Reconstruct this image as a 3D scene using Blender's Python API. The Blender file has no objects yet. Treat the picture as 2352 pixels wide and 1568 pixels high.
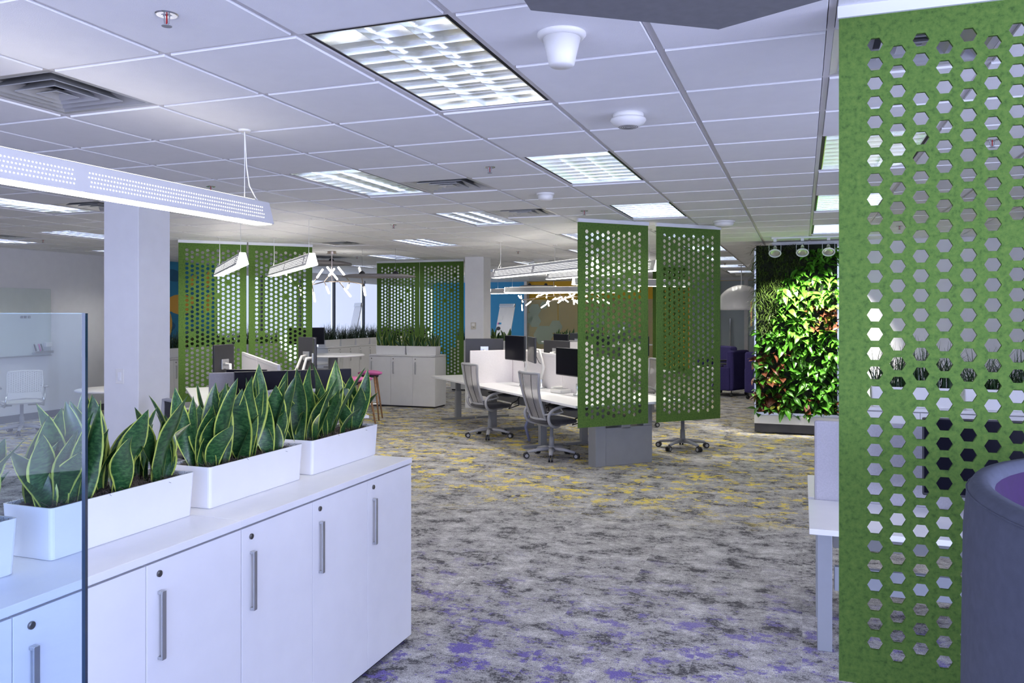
import bpy, math, random
from mathutils import Vector, Matrix
random.seed(7)
scene = bpy.context.scene
COL = scene.collection
R = math.radians

# ------------------------------------------------------------------ camera
# World frame: +x and +y follow the ceiling grid, camera stands above the origin.
TH = 0.3476                     # the camera looks this far to the left of +y
FPX, HZ, CAMH, CEIL = 1840.5, 720.35, 1.68, 2.70
cd = bpy.data.cameras.new('camera'); cam = bpy.data.objects.new('camera', cd); COL.objects.link(cam)
cam.location = (0, 0, CAMH); cam.rotation_euler = (R(90), 0, TH)
cd.sensor_width = 36; cd.lens = 36*FPX/2352; cd.shift_y = -(784-HZ)/2352; cd.clip_start = .05; cd.clip_end = 200
scene.camera = cam
S, C = math.sin(TH), math.cos(TH)
def W(X, Z, h=0.0):             # metres right of / ahead of the camera -> room coordinates
    return Vector((C*X - S*Z, S*X + C*Z, h))
def P(px, py, h):               # where a sight line meets the level h
    Z = (h-CAMH)*FPX/(HZ-py)
    return W((px-1176)/FPX*Z, Z, h)
def D(px, Z, h=0.0):
    return W((px-1176)/FPX*Z, Z, h)

# ------------------------------------------------------------------ world, daylight, exposure
wd = bpy.data.worlds.new('world'); scene.world = wd; wd.use_nodes = True
wd.node_tree.nodes['Background'].inputs[0].default_value = (.55, .70, 1, 1)
wd.node_tree.nodes['Background'].inputs[1].default_value = 1.0
def area(name, loc, rot, sx, sy, power, col):
    l = bpy.data.lights.new(name, 'AREA'); l.shape = 'RECTANGLE'; l.size = sx; l.size_y = sy; l.energy = power; l.color = col
    o = bpy.data.objects.new(name, l); COL.objects.link(o); o.location = loc; o.rotation_euler = rot
    return o
# daylight through the window bands behind and to the right of the camera (outside the picture)
area('window_near_offscreen', (-1.0, -3.44, 1.55), (R(90), 0, 0), 9.0, 1.9, 190, (.64, .69, 1.0))
area('window_right_offscreen', (4.94, -.2, 1.55), (R(90), 0, R(90)), 6.4, 1.9, 275, (.63, .68, 1.0))
vs = scene.view_settings
vs.view_transform = 'Standard'; vs.look = 'None'; vs.gamma = 1; vs.use_curve_mapping = False; vs.exposure = .92
scene.cycles.use_denoising = True
scene.cycles.adaptive_threshold = .03; scene.cycles.max_bounces = 8; scene.cycles.diffuse_bounces = 4; scene.cycles.glossy_bounces = 4; scene.cycles.transparent_max_bounces = 10
scene.cycles.sample_clamp_indirect = 6; scene.cycles.caustics_reflective = False; scene.cycles.caustics_refractive = False

# ------------------------------------------------------------------ helpers
class MB:
    def __init__(s): s.v = []; s.f = []; s.m = []; s.uv = None
    def quad(s, a, b, c, d, m=0):
        n = len(s.v); s.v += [tuple(a), tuple(b), tuple(c), tuple(d)]; s.f.append((n, n+1, n+2, n+3)); s.m.append(m)
    def box(s, x0, x1, y0, y1, z0, z1, m=0, T=None, tx=0, ty=0):
        c = [(x0+tx, y0+ty, z0), (x1-tx, y0+ty, z0), (x1-tx, y1-ty, z0), (x0+tx, y1-ty, z0), (x0, y0, z1), (x1, y0, z1), (x1, y1, z1), (x0, y1, z1)]
        if T: c = [tuple(T @ Vector(p)) for p in c]
        n = len(s.v); s.v += c
        for f in ((0, 3, 2, 1), (4, 5, 6, 7), (0, 1, 5, 4), (1, 2, 6, 5), (2, 3, 7, 6), (3, 0, 4, 7)):
            s.f.append(tuple(n+i for i in f)); s.m.append(m)
        return s
    def tube(s, pts, r, n=8, m=0, close=False, cap=True, flat=1.0):
        pts = [Vector(p) for p in pts]; k = len(pts); rs = r if isinstance(r, (list, tuple)) else [r]*k
        base = len(s.v); up0 = None
        for i, p in enumerate(pts):
            if close: t = pts[(i+1) % k] - pts[i-1]
            else: t = pts[min(i+1, k-1)] - pts[max(i-1, 0)]
            t.normalize()
            if up0 is None:
                up0 = Vector((0, 0, 1)) if abs(t.z) < .9 else Vector((1, 0, 0))
            a = t.cross(up0); a.normalize(); b = a.cross(t); b.normalize(); up0 = b
            for j in range(n):
                g = 2*math.pi*j/n
                s.v.append(tuple(p + a*math.cos(g)*rs[i] + b*math.sin(g)*rs[i]*flat))
        for i in range(k if close else k-1):
            i2 = (i+1) % k
            for j in range(n):
                j2 = (j+1) % n
                s.f.append((base+i*n+j, base+i*n+j2, base+i2*n+j2, base+i2*n+j)); s.m.append(m)
        if cap and not close:
            s.f.append(tuple(base+j for j in range(n))[::-1]); s.m.append(m)
            s.f.append(tuple(base+(k-1)*n+j for j in range(n))); s.m.append(m)
        return s
    def lathe(s, prof, n=24, c=(0, 0, 0), m=0):
        b = len(s.v); k = len(prof)
        for r, z in prof:
            for j in range(n):
                g = 2*math.pi*j/n; s.v.append((c[0]+r*math.cos(g), c[1]+r*math.sin(g), c[2]+z))
        for i in range(k-1):
            for j in range(n):
                j2 = (j+1) % n
                s.f.append((b+i*n+j, b+i*n+j2, b+(i+1)*n+j2, b+(i+1)*n+j)); s.m.append(m)
        if prof[0][0] > 1e-6: s.f.append(tuple(b+j for j in range(n))[::-1]); s.m.append(m)
        if prof[-1][0] > 1e-6: s.f.append(tuple(b+(k-1)*n+j for j in range(n))); s.m.append(m)
        return s
    def prism(s, poly, z0, z1, m=0):
        b = len(s.v); k = len(poly)
        s.v += [(x, y, z0) for x, y in poly] + [(x, y, z1) for x, y in poly]
        s.f.append(tuple(range(b+k-1, b-1, -1))); s.m.append(m); s.f.append(tuple(range(b+k, b+2*k))); s.m.append(m)
        for i in range(k):
            j = (i+1) % k; s.f.append((b+i, b+j, b+k+j, b+k+i)); s.m.append(m)
        return s
    def extr(s, prof, y0, y1, m=0):      # profile in x,z swept along y
        b = len(s.v); k = len(prof)
        s.v += [(x, y0, z) for x, z in prof] + [(x, y1, z) for x, z in prof]
        s.f.append(tuple(range(b, b+k))); s.m.append(m); s.f.append(tuple(range(b+2*k-1, b+k-1, -1))); s.m.append(m)
        for i in range(k):
            j = (i+1) % k; s.f.append((b+j, b+i, b+k+i, b+k+j)); s.m.append(m)
        return s
    def grid(s, fn, nu, nv, m=0, uv=False):
        b = len(s.v)
        for i in range(nu+1):
            for j in range(nv+1): s.v.append(tuple(fn(i/nu, j/nv)))
        if uv:
            if s.uv is None: s.uv = {}
            for i in range(nu+1):
                for j in range(nv+1): s.uv[b+i*(nv+1)+j] = (i/nu, j/nv)
        for i in range(nu):
            for j in range(nv):
                a = b+i*(nv+1)+j; s.f.append((a, a+nv+1, a+nv+2, a+1)); s.m.append(m)
        return s
    def mesh(s, name, mats, smooth=False):
        me = bpy.data.meshes.new(name); me.from_pydata(s.v, [], s.f)
        for mt in (mats if isinstance(mats, (list, tuple)) else [mats]): me.materials.append(mt)
        if any(s.m): me.polygons.foreach_set('material_index', s.m)
        if s.uv:
            ul = me.uv_layers.new(name='UVMap')
            for l in me.loops: ul.data[l.index].uv = s.uv.get(l.vertex_index, (0, 0))
        if smooth: me.polygons.foreach_set('use_smooth', [True]*len(s.f))
        me.update(); return me
    def build(s, name, mats, parent=None, smooth=False, bevel=0, seg=2, sub=0):
        o = bpy.data.objects.new(name, s.mesh(name, mats, smooth)); COL.objects.link(o); o.parent = parent
        if bevel:
            b = o.modifiers.new('b', 'BEVEL'); b.width = bevel; b.segments = seg; b.limit_method = 'ANGLE'; b.angle_limit = R(40)
        if sub:
            b = o.modifiers.new('s', 'SUBSURF'); b.levels = sub; b.render_levels = sub
        return o
def link(name, me, parent=None, loc=(0, 0, 0), rot=(0, 0, 0), sc=(1, 1, 1)):
    o = bpy.data.objects.new(name, me); COL.objects.link(o); o.parent = parent
    o.location = loc; o.rotation_euler = rot; o.scale = sc if not isinstance(sc, (int, float)) else (sc, sc, sc)
    return o
def tag(o, label=None, cat=None, group=None, kind=None):
    if label: o['label'] = label
    if cat: o['category'] = cat
    if group: o['group'] = group
    if kind: o['kind'] = kind
    return o
def thing(name, label, cat, loc=(0, 0, 0), rz=0, group=None):
    o = bpy.data.objects.new(name, None); COL.objects.link(o); o.empty_display_size = .1
    o.location = loc; o.rotation_euler = (0, 0, rz)
    return tag(o, label, cat, group)
def copy_tree(o, parent=None):
    c = o.copy(); COL.objects.link(c); c.parent = parent
    for ch in list(o.children): copy_tree(ch, c)
    return c
def dup(o, loc, rz, label=None, group=None):
    c = copy_tree(o); c.location = loc; c.rotation_euler = (0, 0, rz)
    if label: c['label'] = label
    if group: c['group'] = group
    return c
def struct(o, label=None): return tag(o, label, kind='structure')

# ------------------------------------------------------------------ materials
def lin(h):
    h = h.lstrip('#'); o = []
    for i in (0, 2, 4):
        c = int(h[i:i+2], 16)/255; o.append(c/12.92 if c <= .04045 else ((c+.055)/1.055)**2.4)
    return tuple(o)
def mat(name, col, rough=.5, metal=0, var=.06, vs_=8, bump=0, bs=200, emit=None, es=0, spec=.5, coat=0, trans=0, sheen=0):
    m = bpy.data.materials.new(name); m.use_nodes = True; nt = m.node_tree; b = nt.nodes['Principled BSDF']
    c = lin(col) if isinstance(col, str) else col
    b.inputs['Roughness'].default_value = rough; b.inputs['Metallic'].default_value = metal
    b.inputs['Specular IOR Level'].default_value = spec; b.inputs['Coat Weight'].default_value = coat
    b.inputs['Sheen Weight'].default_value = sheen
    tc = nt.nodes.new('ShaderNodeTexCoord')
    if var:
        n = nt.nodes.new('ShaderNodeTexNoise'); n.inputs['Scale'].default_value = vs_; n.inputs['Detail'].default_value = 4
        nt.links.new(tc.outputs['Object'], n.inputs['Vector'])
        r = nt.nodes.new('ShaderNodeValToRGB')
        r.color_ramp.elements[0].position = .3; r.color_ramp.elements[1].position = .7
        r.color_ramp.elements[0].color = (*[x*(1-var) for x in c], 1); r.color_ramp.elements[1].color = (*[min(1, x*(1+var)) for x in c], 1)
        nt.links.new(n.outputs['Fac'], r.inputs['Fac']); nt.links.new(r.outputs['Color'], b.inputs['Base Color'])
    else: b.inputs['Base Color'].default_value = (*c, 1)
    if bump:
        n2 = nt.nodes.new('ShaderNodeTexNoise'); n2.inputs['Scale'].default_value = bs; n2.inputs['Detail'].default_value = 3
        nt.links.new(tc.outputs['Object'], n2.inputs['Vector'])
        bp = nt.nodes.new('ShaderNodeBump'); bp.inputs['Strength'].default_value = bump; bp.inputs['Distance'].default_value = .004
        nt.links.new(n2.outputs['Fac'], bp.inputs['Height']); nt.links.new(bp.outputs['Normal'], b.inputs['Normal'])
    if emit: b.inputs['Emission Color'].default_value = (*emit, 1); b.inputs['Emission Strength'].default_value = es
    if trans:
        t = nt.nodes.new('ShaderNodeBsdfTransparent'); mx = nt.nodes.new('ShaderNodeMixShader'); mx.inputs[0].default_value = trans
        out = nt.nodes['Material Output']
        nt.links.new(b.outputs[0], mx.inputs[1]); nt.links.new(t.outputs[0], mx.inputs[2]); nt.links.new(mx.outputs[0], out.inputs[0])
    return m
def nodes(m): return m.node_tree, m.node_tree.nodes, m.node_tree.links
K = {}
K['tile'] = mat('ceiling_tile', (.86, .86, .87), .9, bump=.25, bs=260, var=.02)
K['grid'] = mat('ceiling_grid', (.66, .64, .64), .5, var=.02)
K['paint'] = mat('wall_paint', (.76, .76, .77), .75, var=.02, bump=.05)
K['paint_grey'] = mat('wall_paint_grey', (.66, .68, .68), .75, var=.02, bump=.05)
K['cream'] = mat('wall_white', (.76, .76, .77), .75, var=.02)
K['white'] = mat('white_laminate', (.80, .80, .82), .38, var=.02, spec=.4)
K['planter'] = mat('planter_white', (.80, .80, .82), .22, var=.015)
K['plastic_w'] = mat('white_plastic', (.78, .77, .74), .4, var=.02)
K['alu'] = mat('brushed_aluminium', (.62, .64, .66), .32, 1, var=.04, vs_=60)
K['mirror'] = mat('louver_aluminium', (.86, .88, .88), .16, 1, var=.02)
K['chrome'] = mat('chrome', (.7, .7, .7), .15, 1, var=.02)
K['bronze'] = mat('warm_nickel', (.45, .38, .32), .28, 1, var=.04)
K['steel'] = mat('grey_powder_steel', (.26, .265, .275), .45, var=.04)
K['frame'] = mat('chair_grey', (.36, .36, .38), .38, var=.04)
K['black'] = mat('black_plastic', (.014, .014, .016), .45, var=.1)
K['blackgap'] = mat('black_reveal', (.006, .006, .008), .6, var=.1)
K['screen'] = mat('screen_black', (.006, .006, .011), .22, var=.05, spec=.12)
K['darkback'] = mat('monitor_back', (.03, .03, .035), .4, var=.08)
K['seat'] = mat('seat_fabric', (.045, .042, .047), .85, var=.12, vs_=60, sheen=.2)
K['mesh'] = mat('chair_mesh', (.28, .27, .28), .7, var=.08, vs_=80, trans=.28)
K['screenfab'] = mat('divider_white_fabric', (.74, .71, .72), .9, var=.03, vs_=60, bump=.15, bs=500)
K['greyfab'] = mat('divider_grey_fabric', (.40, .39, .43), .9, var=.06, vs_=120, bump=.2, bs=500)
K['navy'] = mat('navy_felt', (.062, .070, .105), .92, var=.10, vs_=40, bump=.15, bs=600)
K['purple'] = mat('purple_fabric', (.022, .003, .05), .9, var=.1, vs_=40)
K['violet'] = mat('violet_fabric', (.042, .034, .155), .9, var=.08, vs_=40)
K['dark'] = mat('dark_base', (.03, .03, .035), .6, var=.1)
K['base'] = mat('charcoal_rubber_base', (.055, .055, .062), .7, var=.1)
K['wood'] = mat('walnut_leg', (.30, .16, .08), .5, var=.25, vs_=30)
K['pink'] = mat('pink_seat', (.70, .16, .45), .6, var=.05)
K['brass'] = mat('stud', (.2, .2, .2), .4, 1)
K['grey_felt'] = mat('grey_acoustic_felt', (.17, .17, .18), .9, var=.06, vs_=30)
K['grey_wing'] = mat('grey_brown_felt', (.26, .24, .235), .8, var=.05)
K['blue_wall'] = mat('blue_paint', (.08, .42, .74), .75, var=.03, vs_=1)
K['yellow_wall'] = mat('yellow_paint', (.82, .50, .04), .75, var=.03, vs_=1)
K['teal'] = mat('mural_teal', (.03, .23, .40), .75, var=.2, vs_=.8)
K['teal_dark'] = mat('mural_dark_teal', (.02, .12, .22), .75, var=.1)
K['orange'] = mat('mural_orange', (.78, .42, .07), .75, var=.08, vs_=1)
K['mullion'] = mat('charcoal_mullion', (.05, .055, .07), .5, var=.05)
K['light'] = mat('lit_lens', (.9, .9, .9), .5, var=0, emit=(1, .94, .87), es=14)
K['uplight'] = mat('uplight_lens', (.9, .9, .9), .5, var=0, emit=(1, .94, .87), es=3)
K['dots'] = mat('lit_perforation', (.9, .9, .9), .5, var=0, emit=(1, .97, .95), es=2.2)
K['tube'] = mat('fluorescent_tube', (.9, .9, .9), .5, var=0, emit=(1, .97, .88), es=19)
K['bulb'] = mat('lit_glass_tube', (.9, .9, .9), .3, var=0, emit=(1, .95, .9), es=6)
K['shade'] = mat('window_shade_lit', (.7, .74, .85), .8, var=0, emit=(.66, .74, 1), es=.42)
K['outside'] = mat('window_bright', (.7, .74, .85), .8, var=0, emit=(.76, .86, 1), es=.62)
K['soil'] = mat('moss_topping', (.028, .023, .021), .95, var=.4, vs_=60, bump=.5, bs=120)
K['fibre'] = mat('moss_fibre', (.10, .075, .06), .9, var=.4, vs_=90)
K['pod'] = mat('pendant_body', (.62, .62, .63), .5, var=.02)
K['rail'] = mat('rail_white', (.72, .73, .76), .4, var=.02)
K['key'] = mat('lock_metal', (.22, .21, .20), .3, 1)
K['handle'] = mat('handle_satin', (.56, .57, .58), .30, .9, var=.03)
K['vinyl'] = mat('grey_blue_plinth', (.10, .11, .13), .5, var=.05)
K['cable'] = mat('cable', (.02, .02, .025), .5)
K['cablegrey'] = mat('cable_sleeve', (.20, .22, .36), .5)
K['sign'] = mat('blue_pouch', (.12, .45, .62), .5)

def felt():
    m = bpy.data.materials.new('green_felt'); m.use_nodes = True; nt, N, L = nodes(m); b = N['Principled BSDF']
    tc = N.new('ShaderNodeTexCoord'); n = N.new('ShaderNodeTexNoise'); n.inputs['Scale'].default_value = 55; n.inputs['Detail'].default_value = 6; n.inputs['Roughness'].default_value = .7
    L.new(tc.outputs['Object'], n.inputs['Vector']); r = N.new('ShaderNodeValToRGB'); e = r.color_ramp.elements
    e[0].position = .30; e[0].color = (.040, .086, .022, 1); e[1].position = .72; e[1].color = (.128, .212, .046, 1)
    x = e.new(.46); x.color = (.082, .158, .034, 1)
    L.new(n.outputs['Fac'], r.inputs['Fac']); L.new(r.outputs['Color'], b.inputs['Base Color']); b.inputs['Roughness'].default_value = .95; b.inputs['Specular IOR Level'].default_value = .15
    n2 = N.new('ShaderNodeTexNoise'); n2.inputs['Scale'].default_value = 400; L.new(tc.outputs['Object'], n2.inputs['Vector'])
    bp = N.new('ShaderNodeBump'); bp.inputs['Strength'].default_value = .3; bp.inputs['Distance'].default_value = .003
    L.new(n2.outputs['Fac'], bp.inputs['Height']); L.new(bp.outputs['Normal'], b.inputs['Normal'])
    return m
K['felt'] = felt()

def carpet():
    m = bpy.data.materials.new('carpet_planks'); m.use_nodes = True; nt, N, L = nodes(m); b = N['Principled BSDF']
    def mt(op, a, b_=None, c=None):
        n = N.new('ShaderNodeMath'); n.operation = op
        for i, x in enumerate((a, b_, c)):
            if x is None: continue
            if isinstance(x, (int, float)): n.inputs[i].default_value = x
            else: L.new(x, n.inputs[i])
        return n.outputs[0]
    g = N.new('ShaderNodeNewGeometry'); sp = N.new('ShaderNodeSeparateXYZ'); L.new(g.outputs['Position'], sp.inputs[0])
    x, y = sp.outputs['X'], sp.outputs['Y']
    ix = mt('FLOOR', mt('DIVIDE', x, .25)); iy = mt('FLOOR', mt('ADD', y, mt('MULTIPLY', ix, .37)))
    cb = N.new('ShaderNodeCombineXYZ'); L.new(ix, cb.inputs[0]); L.new(iy, cb.inputs[1])
    wn = N.new('ShaderNodeTexWhiteNoise'); wn.noise_dimensions = '2D'; L.new(cb.outputs[0], wn.inputs['Vector'])
    off = mt('MULTIPLY', wn.outputs['Value'], .10)
    def vec(sx, sy, k=1.0, dz=0):
        c = N.new('ShaderNodeCombineXYZ'); L.new(mt('ADD', mt('MULTIPLY', x, sx), mt('MULTIPLY', off, k)), c.inputs[0]); L.new(mt('ADD', mt('MULTIPLY', y, sy), mt('MULTIPLY', off, k)), c.inputs[1]); c.inputs[2].default_value = dz
        return c.outputs[0]
    def noise(v, sc, det, ro):
        n = N.new('ShaderNodeTexNoise'); n.inputs['Scale'].default_value = sc; n.inputs['Detail'].default_value = det; n.inputs['Roughness'].default_value = ro; L.new(v, n.inputs['Vector']); return n.outputs['Fac']
    def ramp(f, *st):
        r = N.new('ShaderNodeValToRGB'); e = r.color_ramp.elements; e[0].position, e[0].color = st[0][0], (*st[0][1], 1); e[1].position, e[1].color = st[-1][0], (*st[-1][1], 1)
        for p, c in st[1:-1]: k = e.new(p); k.color = (*c, 1)
        L.new(f, r.inputs['Fac']); return r.outputs['Color']
    n1 = noise(vec(1.0, 1.25), 4.2, 10, .78)
    n1b = noise(vec(1.0, 1.4, 1, 4), 24, 6, .75)
    fine = noise(vec(1.0, 1.7, 1, 6), 75, 3, .7)
    f = mt('ADD', mt('ADD', mt('MULTIPLY', n1, .60), mt('MULTIPLY', n1b, .22)), mt('MULTIPLY', fine, .18))
    col = ramp(f, (.39, (.06, .06, .065)), (.455, (.12, .12, .128)), (.472, (.31, .305, .312)), (.525, (.42, .412, .422)), (.575, (.60, .60, .61)))
    def mix(fac, a, c):
        n = N.new('ShaderNodeMix'); n.data_type = 'RGBA'; L.new(fac, n.inputs[0]); L.new(a, n.inputs[6])
        if isinstance(c, tuple): n.inputs[7].default_value = (*c, 1)
        else: L.new(c, n.inputs[7])
        return n.outputs[2]
    tuft = mt('ADD', mt('MULTIPLY', noise(vec(1, 1.3, 1, 9), 5.5, 9, .76), .86), mt('MULTIPLY', fine, .14))
    tuft2 = mt('ADD', mt('MULTIPLY', noise(vec(1, 1.3, 1, 21), 5.0, 9, .78), .84), mt('MULTIPLY', fine, .16))
    def sm(v, a, c):
        n = N.new('ShaderNodeMapRange'); n.interpolation_type = 'SMOOTHSTEP'; n.inputs['From Min'].default_value = a; n.inputs['From Max'].default_value = c; L.new(v, n.inputs['Value']); return n.outputs[0]
    wob = mt('ADD', y, mt('MULTIPLY', noise(vec(.4, .4, 0, 3), 1.2, 2, .5), 1.5))
    zy = mt('MULTIPLY', sm(wob, 6.9, 8.2), mt('SUBTRACT', 1.0, mt('MULTIPLY', sm(wob, 11.5, 15), .6)))
    zp = mt('SUBTRACT', 1.0, sm(wob, 4.2, 6.6))
    yl = mt('MULTIPLY', sm(tuft, .538, .562), zy)
    pu = mt('MULTIPLY', sm(mt('ADD', tuft2, mt('MULTIPLY', zp, .03)), .553, .585), zp)
    col = mix(yl, col, (.80, .65, .14)); col = mix(pu, col, (.18, .15, .42))
    yarn = noise(vec(1, 1, 0, 2), 170, 2, .6)
    hs = N.new('ShaderNodeMix'); hs.data_type = 'RGBA'; hs.blend_type = 'MULTIPLY'; hs.inputs[0].default_value = 1
    L.new(col, hs.inputs[6]); L.new(ramp(yarn, (.3, (.50, .50, .50)), (.7, (1.35, 1.35, 1.35))), hs.inputs[7])
    L.new(hs.outputs[2], b.inputs['Base Color']); b.inputs['Roughness'].default_value = .97; b.inputs['Specular IOR Level'].default_value = .1
    bp = N.new('ShaderNodeBump'); bp.inputs['Strength'].default_value = .5; bp.inputs['Distance'].default_value = .004
    L.new(yarn, bp.inputs['Height']); L.new(bp.outputs['Normal'], b.inputs['Normal'])
    return m
K['carpet'] = carpet()

def glassmat(name, tint, refl=1.0):
    m = bpy.data.materials.new(name); m.use_nodes = True; nt, N, L = nodes(m); N.remove(N['Principled BSDF'])
    t = N.new('ShaderNodeBsdfTransparent'); t.inputs[0].default_value = (*tint, 1)
    gl = N.new('ShaderNodeBsdfGlossy'); gl.inputs['Roughness'].default_value = .01; gl.inputs[0].default_value = (refl, refl, refl, 1)
    fr = N.new('ShaderNodeFresnel'); fr.inputs[0].default_value = 1.5; mx = N.new('ShaderNodeMixShader')
    L.new(fr.outputs[0], mx.inputs[0]); L.new(t.outputs[0], mx.inputs[1]); L.new(gl.outputs[0], mx.inputs[2]); L.new(mx.outputs[0], N['Material Output'].inputs[0])
    return m
K['glass'] = glassmat('clear_glass', (.70, .84, 1.0), .5)
K['glass_edge'] = mat('glass_polished_edge', (.004, .022, .05), .12, var=.1, spec=.6)
K['frost'] = mat('frosted_glass', (.62, .68, .50), .45, var=.03, vs_=1, trans=.7)
K['frost2'] = mat('frosted_film', (.58, .70, .56), .5, var=.03, vs_=1, trans=.55)
K['frostw'] = mat('frosted_glass_pale', (.42, .50, .56), .35, var=.03, vs_=1, trans=.25)
K['board'] = glassmat('board_glass', (.9, .95, .93))

def leafmat(name, dark, lite, edge=None, band=True):
    m = bpy.data.materials.new(name); m.use_nodes = True; nt, N, L = nodes(m); b = N['Principled BSDF']
    tc = N.new('ShaderNodeTexCoord'); oi = N.new('ShaderNodeObjectInfo')
    n = N.new('ShaderNodeTexNoise'); n.inputs['Scale'].default_value = 4
    mp = N.new('ShaderNodeMapping'); mp.inputs['Scale'].default_value = (1.2, 9, 1) if band else (3, 3, 1)
    ad = N.new('ShaderNodeVectorMath'); ad.operation = 'ADD'; L.new(tc.outputs['UV'], ad.inputs[0]); L.new(oi.outputs['Random'], ad.inputs[1])
    L.new(ad.outputs[0], mp.inputs[0]); L.new(mp.outputs[0], n.inputs['Vector']); n.inputs['Detail'].default_value = 5; n.inputs['Roughness'].default_value = .65
    r = N.new('ShaderNodeValToRGB'); e = r.color_ramp.elements; e[0].position = .42; e[0].color = (*dark, 1); e[1].position = .62; e[1].color = (*lite, 1)
    L.new(n.outputs['Fac'], r.inputs['Fac']); col = r.outputs['Color']
    if edge:
        sp = N.new('ShaderNodeSeparateXYZ'); L.new(tc.outputs['UV'], sp.inputs[0])
        def mth(op, a, c):
            q = N.new('ShaderNodeMath'); q.operation = op
            for i, x in enumerate((a, c)):
                if isinstance(x, (int, float)): q.inputs[i].default_value = x
                else: L.new(x, q.inputs[i])
            return q.outputs[0]
        d = mth('ABSOLUTE', mth('SUBTRACT', sp.outputs['X'], .5), 0)
        n3 = N.new('ShaderNodeTexNoise'); n3.inputs['Scale'].default_value = 3; L.new(ad.outputs[0], n3.inputs['Vector'])
        d = mth('ADD', d, mth('MULTIPLY', mth('SUBTRACT', n3.outputs['Fac'], .5), .16))
        mr = N.new('ShaderNodeMapRange'); mr.inputs['From Min'].default_value = .415; mr.inputs['From Max'].default_value = .445; L.new(d, mr.inputs['Value'])
        mx = N.new('ShaderNodeMix'); mx.data_type = 'RGBA'; L.new(mr.outputs[0], mx.inputs[0]); L.new(col, mx.inputs[6]); mx.inputs[7].default_value = (*edge, 1); col = mx.outputs[2]
    hs = N.new('ShaderNodeHueSaturation'); mr2 = N.new('ShaderNodeMapRange'); mr2.inputs['To Min'].default_value = .75; mr2.inputs['To Max'].default_value = 1.3
    L.new(oi.outputs['Random'], mr2.inputs['Value']); L.new(mr2.outputs[0], hs.inputs['Value']); L.new(col, hs.inputs['Color']); col = hs.outputs[0]
    L.new(col, b.inputs['Base Color']); b.inputs['Roughness'].default_value = .32; b.inputs['Specular IOR Level'].default_value = .5
    return m
K['snake'] = leafmat('snake_plant_leaf', (.009, .046, .014), (.045, .125, .036), (.42, .50, .09))
K['snakefar'] = K['snake']
K['lance'] = leafmat('bright_lance_leaf', (.055, .22, .012), (.12, .36, .035), None, False)
K['heart'] = leafmat('deep_green_leaf', (.035, .15, .012), (.08, .25, .02), None, False)
K['red'] = leafmat('copper_leaf', (.10, .028, .018), (.20, .075, .03), None, False)
K['yell'] = leafmat('yellow_green_leaf', (.30, .33, .03), (.42, .42, .06), None, False)
K['fern'] = leafmat('dark_grass_leaf', (.035, .075, .012), (.12, .19, .035), None, False)
K['grass'] = leafmat('grass_blade', (.008, .030, .010), (.035, .085, .025), None, False)

# ------------------------------------------------------------------ room shell
UL, UR, VN, VF, VM = -11.5, 5.0, -3.5, 24.0, 11.95
T = .6096; GU, GV = -1.7338, 2.4824
def gu(i): return GU+i*T
def gv(j): return GV+j*T
struct(MB().box(UL-.2, 9, VN-.2, VF+.2, -.1, 0).build('floor', K['carpet']), 'mottled grey carpet with yellow and purple tufts')
# left wall: plain part, mural part, then a window band
struct(MB().box(UL, UL+.015, VN, 12.0, 0, .11).build('baseboard_left', K['vinyl']), 'dark baseboard along the pale grey wall')
struct(MB().box(UL-.15, UL, 13.55, VF, 0, .55).build('wall_sill', K['paint']), 'low wall below the shaded windows')
struct(MB().box(UL-.15, UL+.02, 13.55, VF, 2.60, 2.9).build('wall_header', K['paint']), 'white header above the shaded windows')
wy = 13.62
for k in range(7):
    y0 = wy+k*1.5; y1 = min(y0+1.5, VF-.02)
    if y1-y0 < .3: break
    w = thing('window_%d' % (k+1), 'tall window with a pale blue roller shade', None, (UL, y0, .55)); w['kind'] = 'structure'
    w['label'] = 'tall window with a lowered pale roller shade'
    MB().box(-.10, .01, -.03, .03, 0, 2.05).build('mullion', K['mullion'], w)
    MB().box(-.07, -.05, .03, y1-y0-.03, 0, 2.05).build('pane', K['outside'], w)
    MB().box(-.045, -.042, .10, y1-y0-.10, .62, 2.05).build('roller_shade', K['shade'], w)
    MB().box(-.05, .03, .04, y1-y0-.04, 1.97, 2.05).build('shade_cassette', K['paint'], w)
struct(MB().box(UL, -3.35, VF, VF+.15, 0, 2.9).build('wall_back', K['blue_wall']), 'sky blue painted end wall')
struct(MB().box(-3.35, 9, VF, VF+.15, 0, 2.9).build('wall_back_plain', K['paint']), 'pale end wall behind the meeting room')
# near and right walls carry the daylight bands behind the camera
def win_wall(name, axis, pos, a0, a1, openings, n0):
    mb = MB()
    def bx(p0, p1, z0, z1):
        if axis == 'y': mb.box(p0, p1, pos-.15, pos, z0, z1)
        else: mb.box(pos, pos+.15, p0, p1, z0, z1)
    cur = a0
    for o0, o1 in openings:
        bx(cur, o0, 0, 2.9); bx(o0, o1, 0, .58); bx(o0, o1, 2.52, 2.9); cur = o1
    bx(cur, a1, 0, 2.9); struct(mb.build(name, K['paint']), 'white wall with a band of tall windows')
    for k, (o0, o1) in enumerate(openings):
        w = MB(); n = int(round((o1-o0)/1.5))
        for q in range(n+1):
            c = o0+(o1-o0)*q/n
            if axis == 'y': w.box(c-.03, c+.03, pos-.10, pos-.02, .58, 2.52)
            else: w.box(pos+.02, pos+.10, c-.03, c+.03, .58, 2.52)
        struct(w.build('window_%d' % (n0+k), K['mullion']), 'dark framed window band')
struct(MB().box(UL-.15, UL, VN, 13.55, 0, 2.9).build('wall_left', K['paint']), 'long pale side wall')
struct(MB().box(UR, UR+.15, VM+.15, VF, 0, 2.9).build('wall_far_right', K['paint']), 'side wall of the far meeting zone')
win_wall('wall_near', 'y', VN, UL, UR, [(-5.6, 3.6)], 20)
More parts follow.
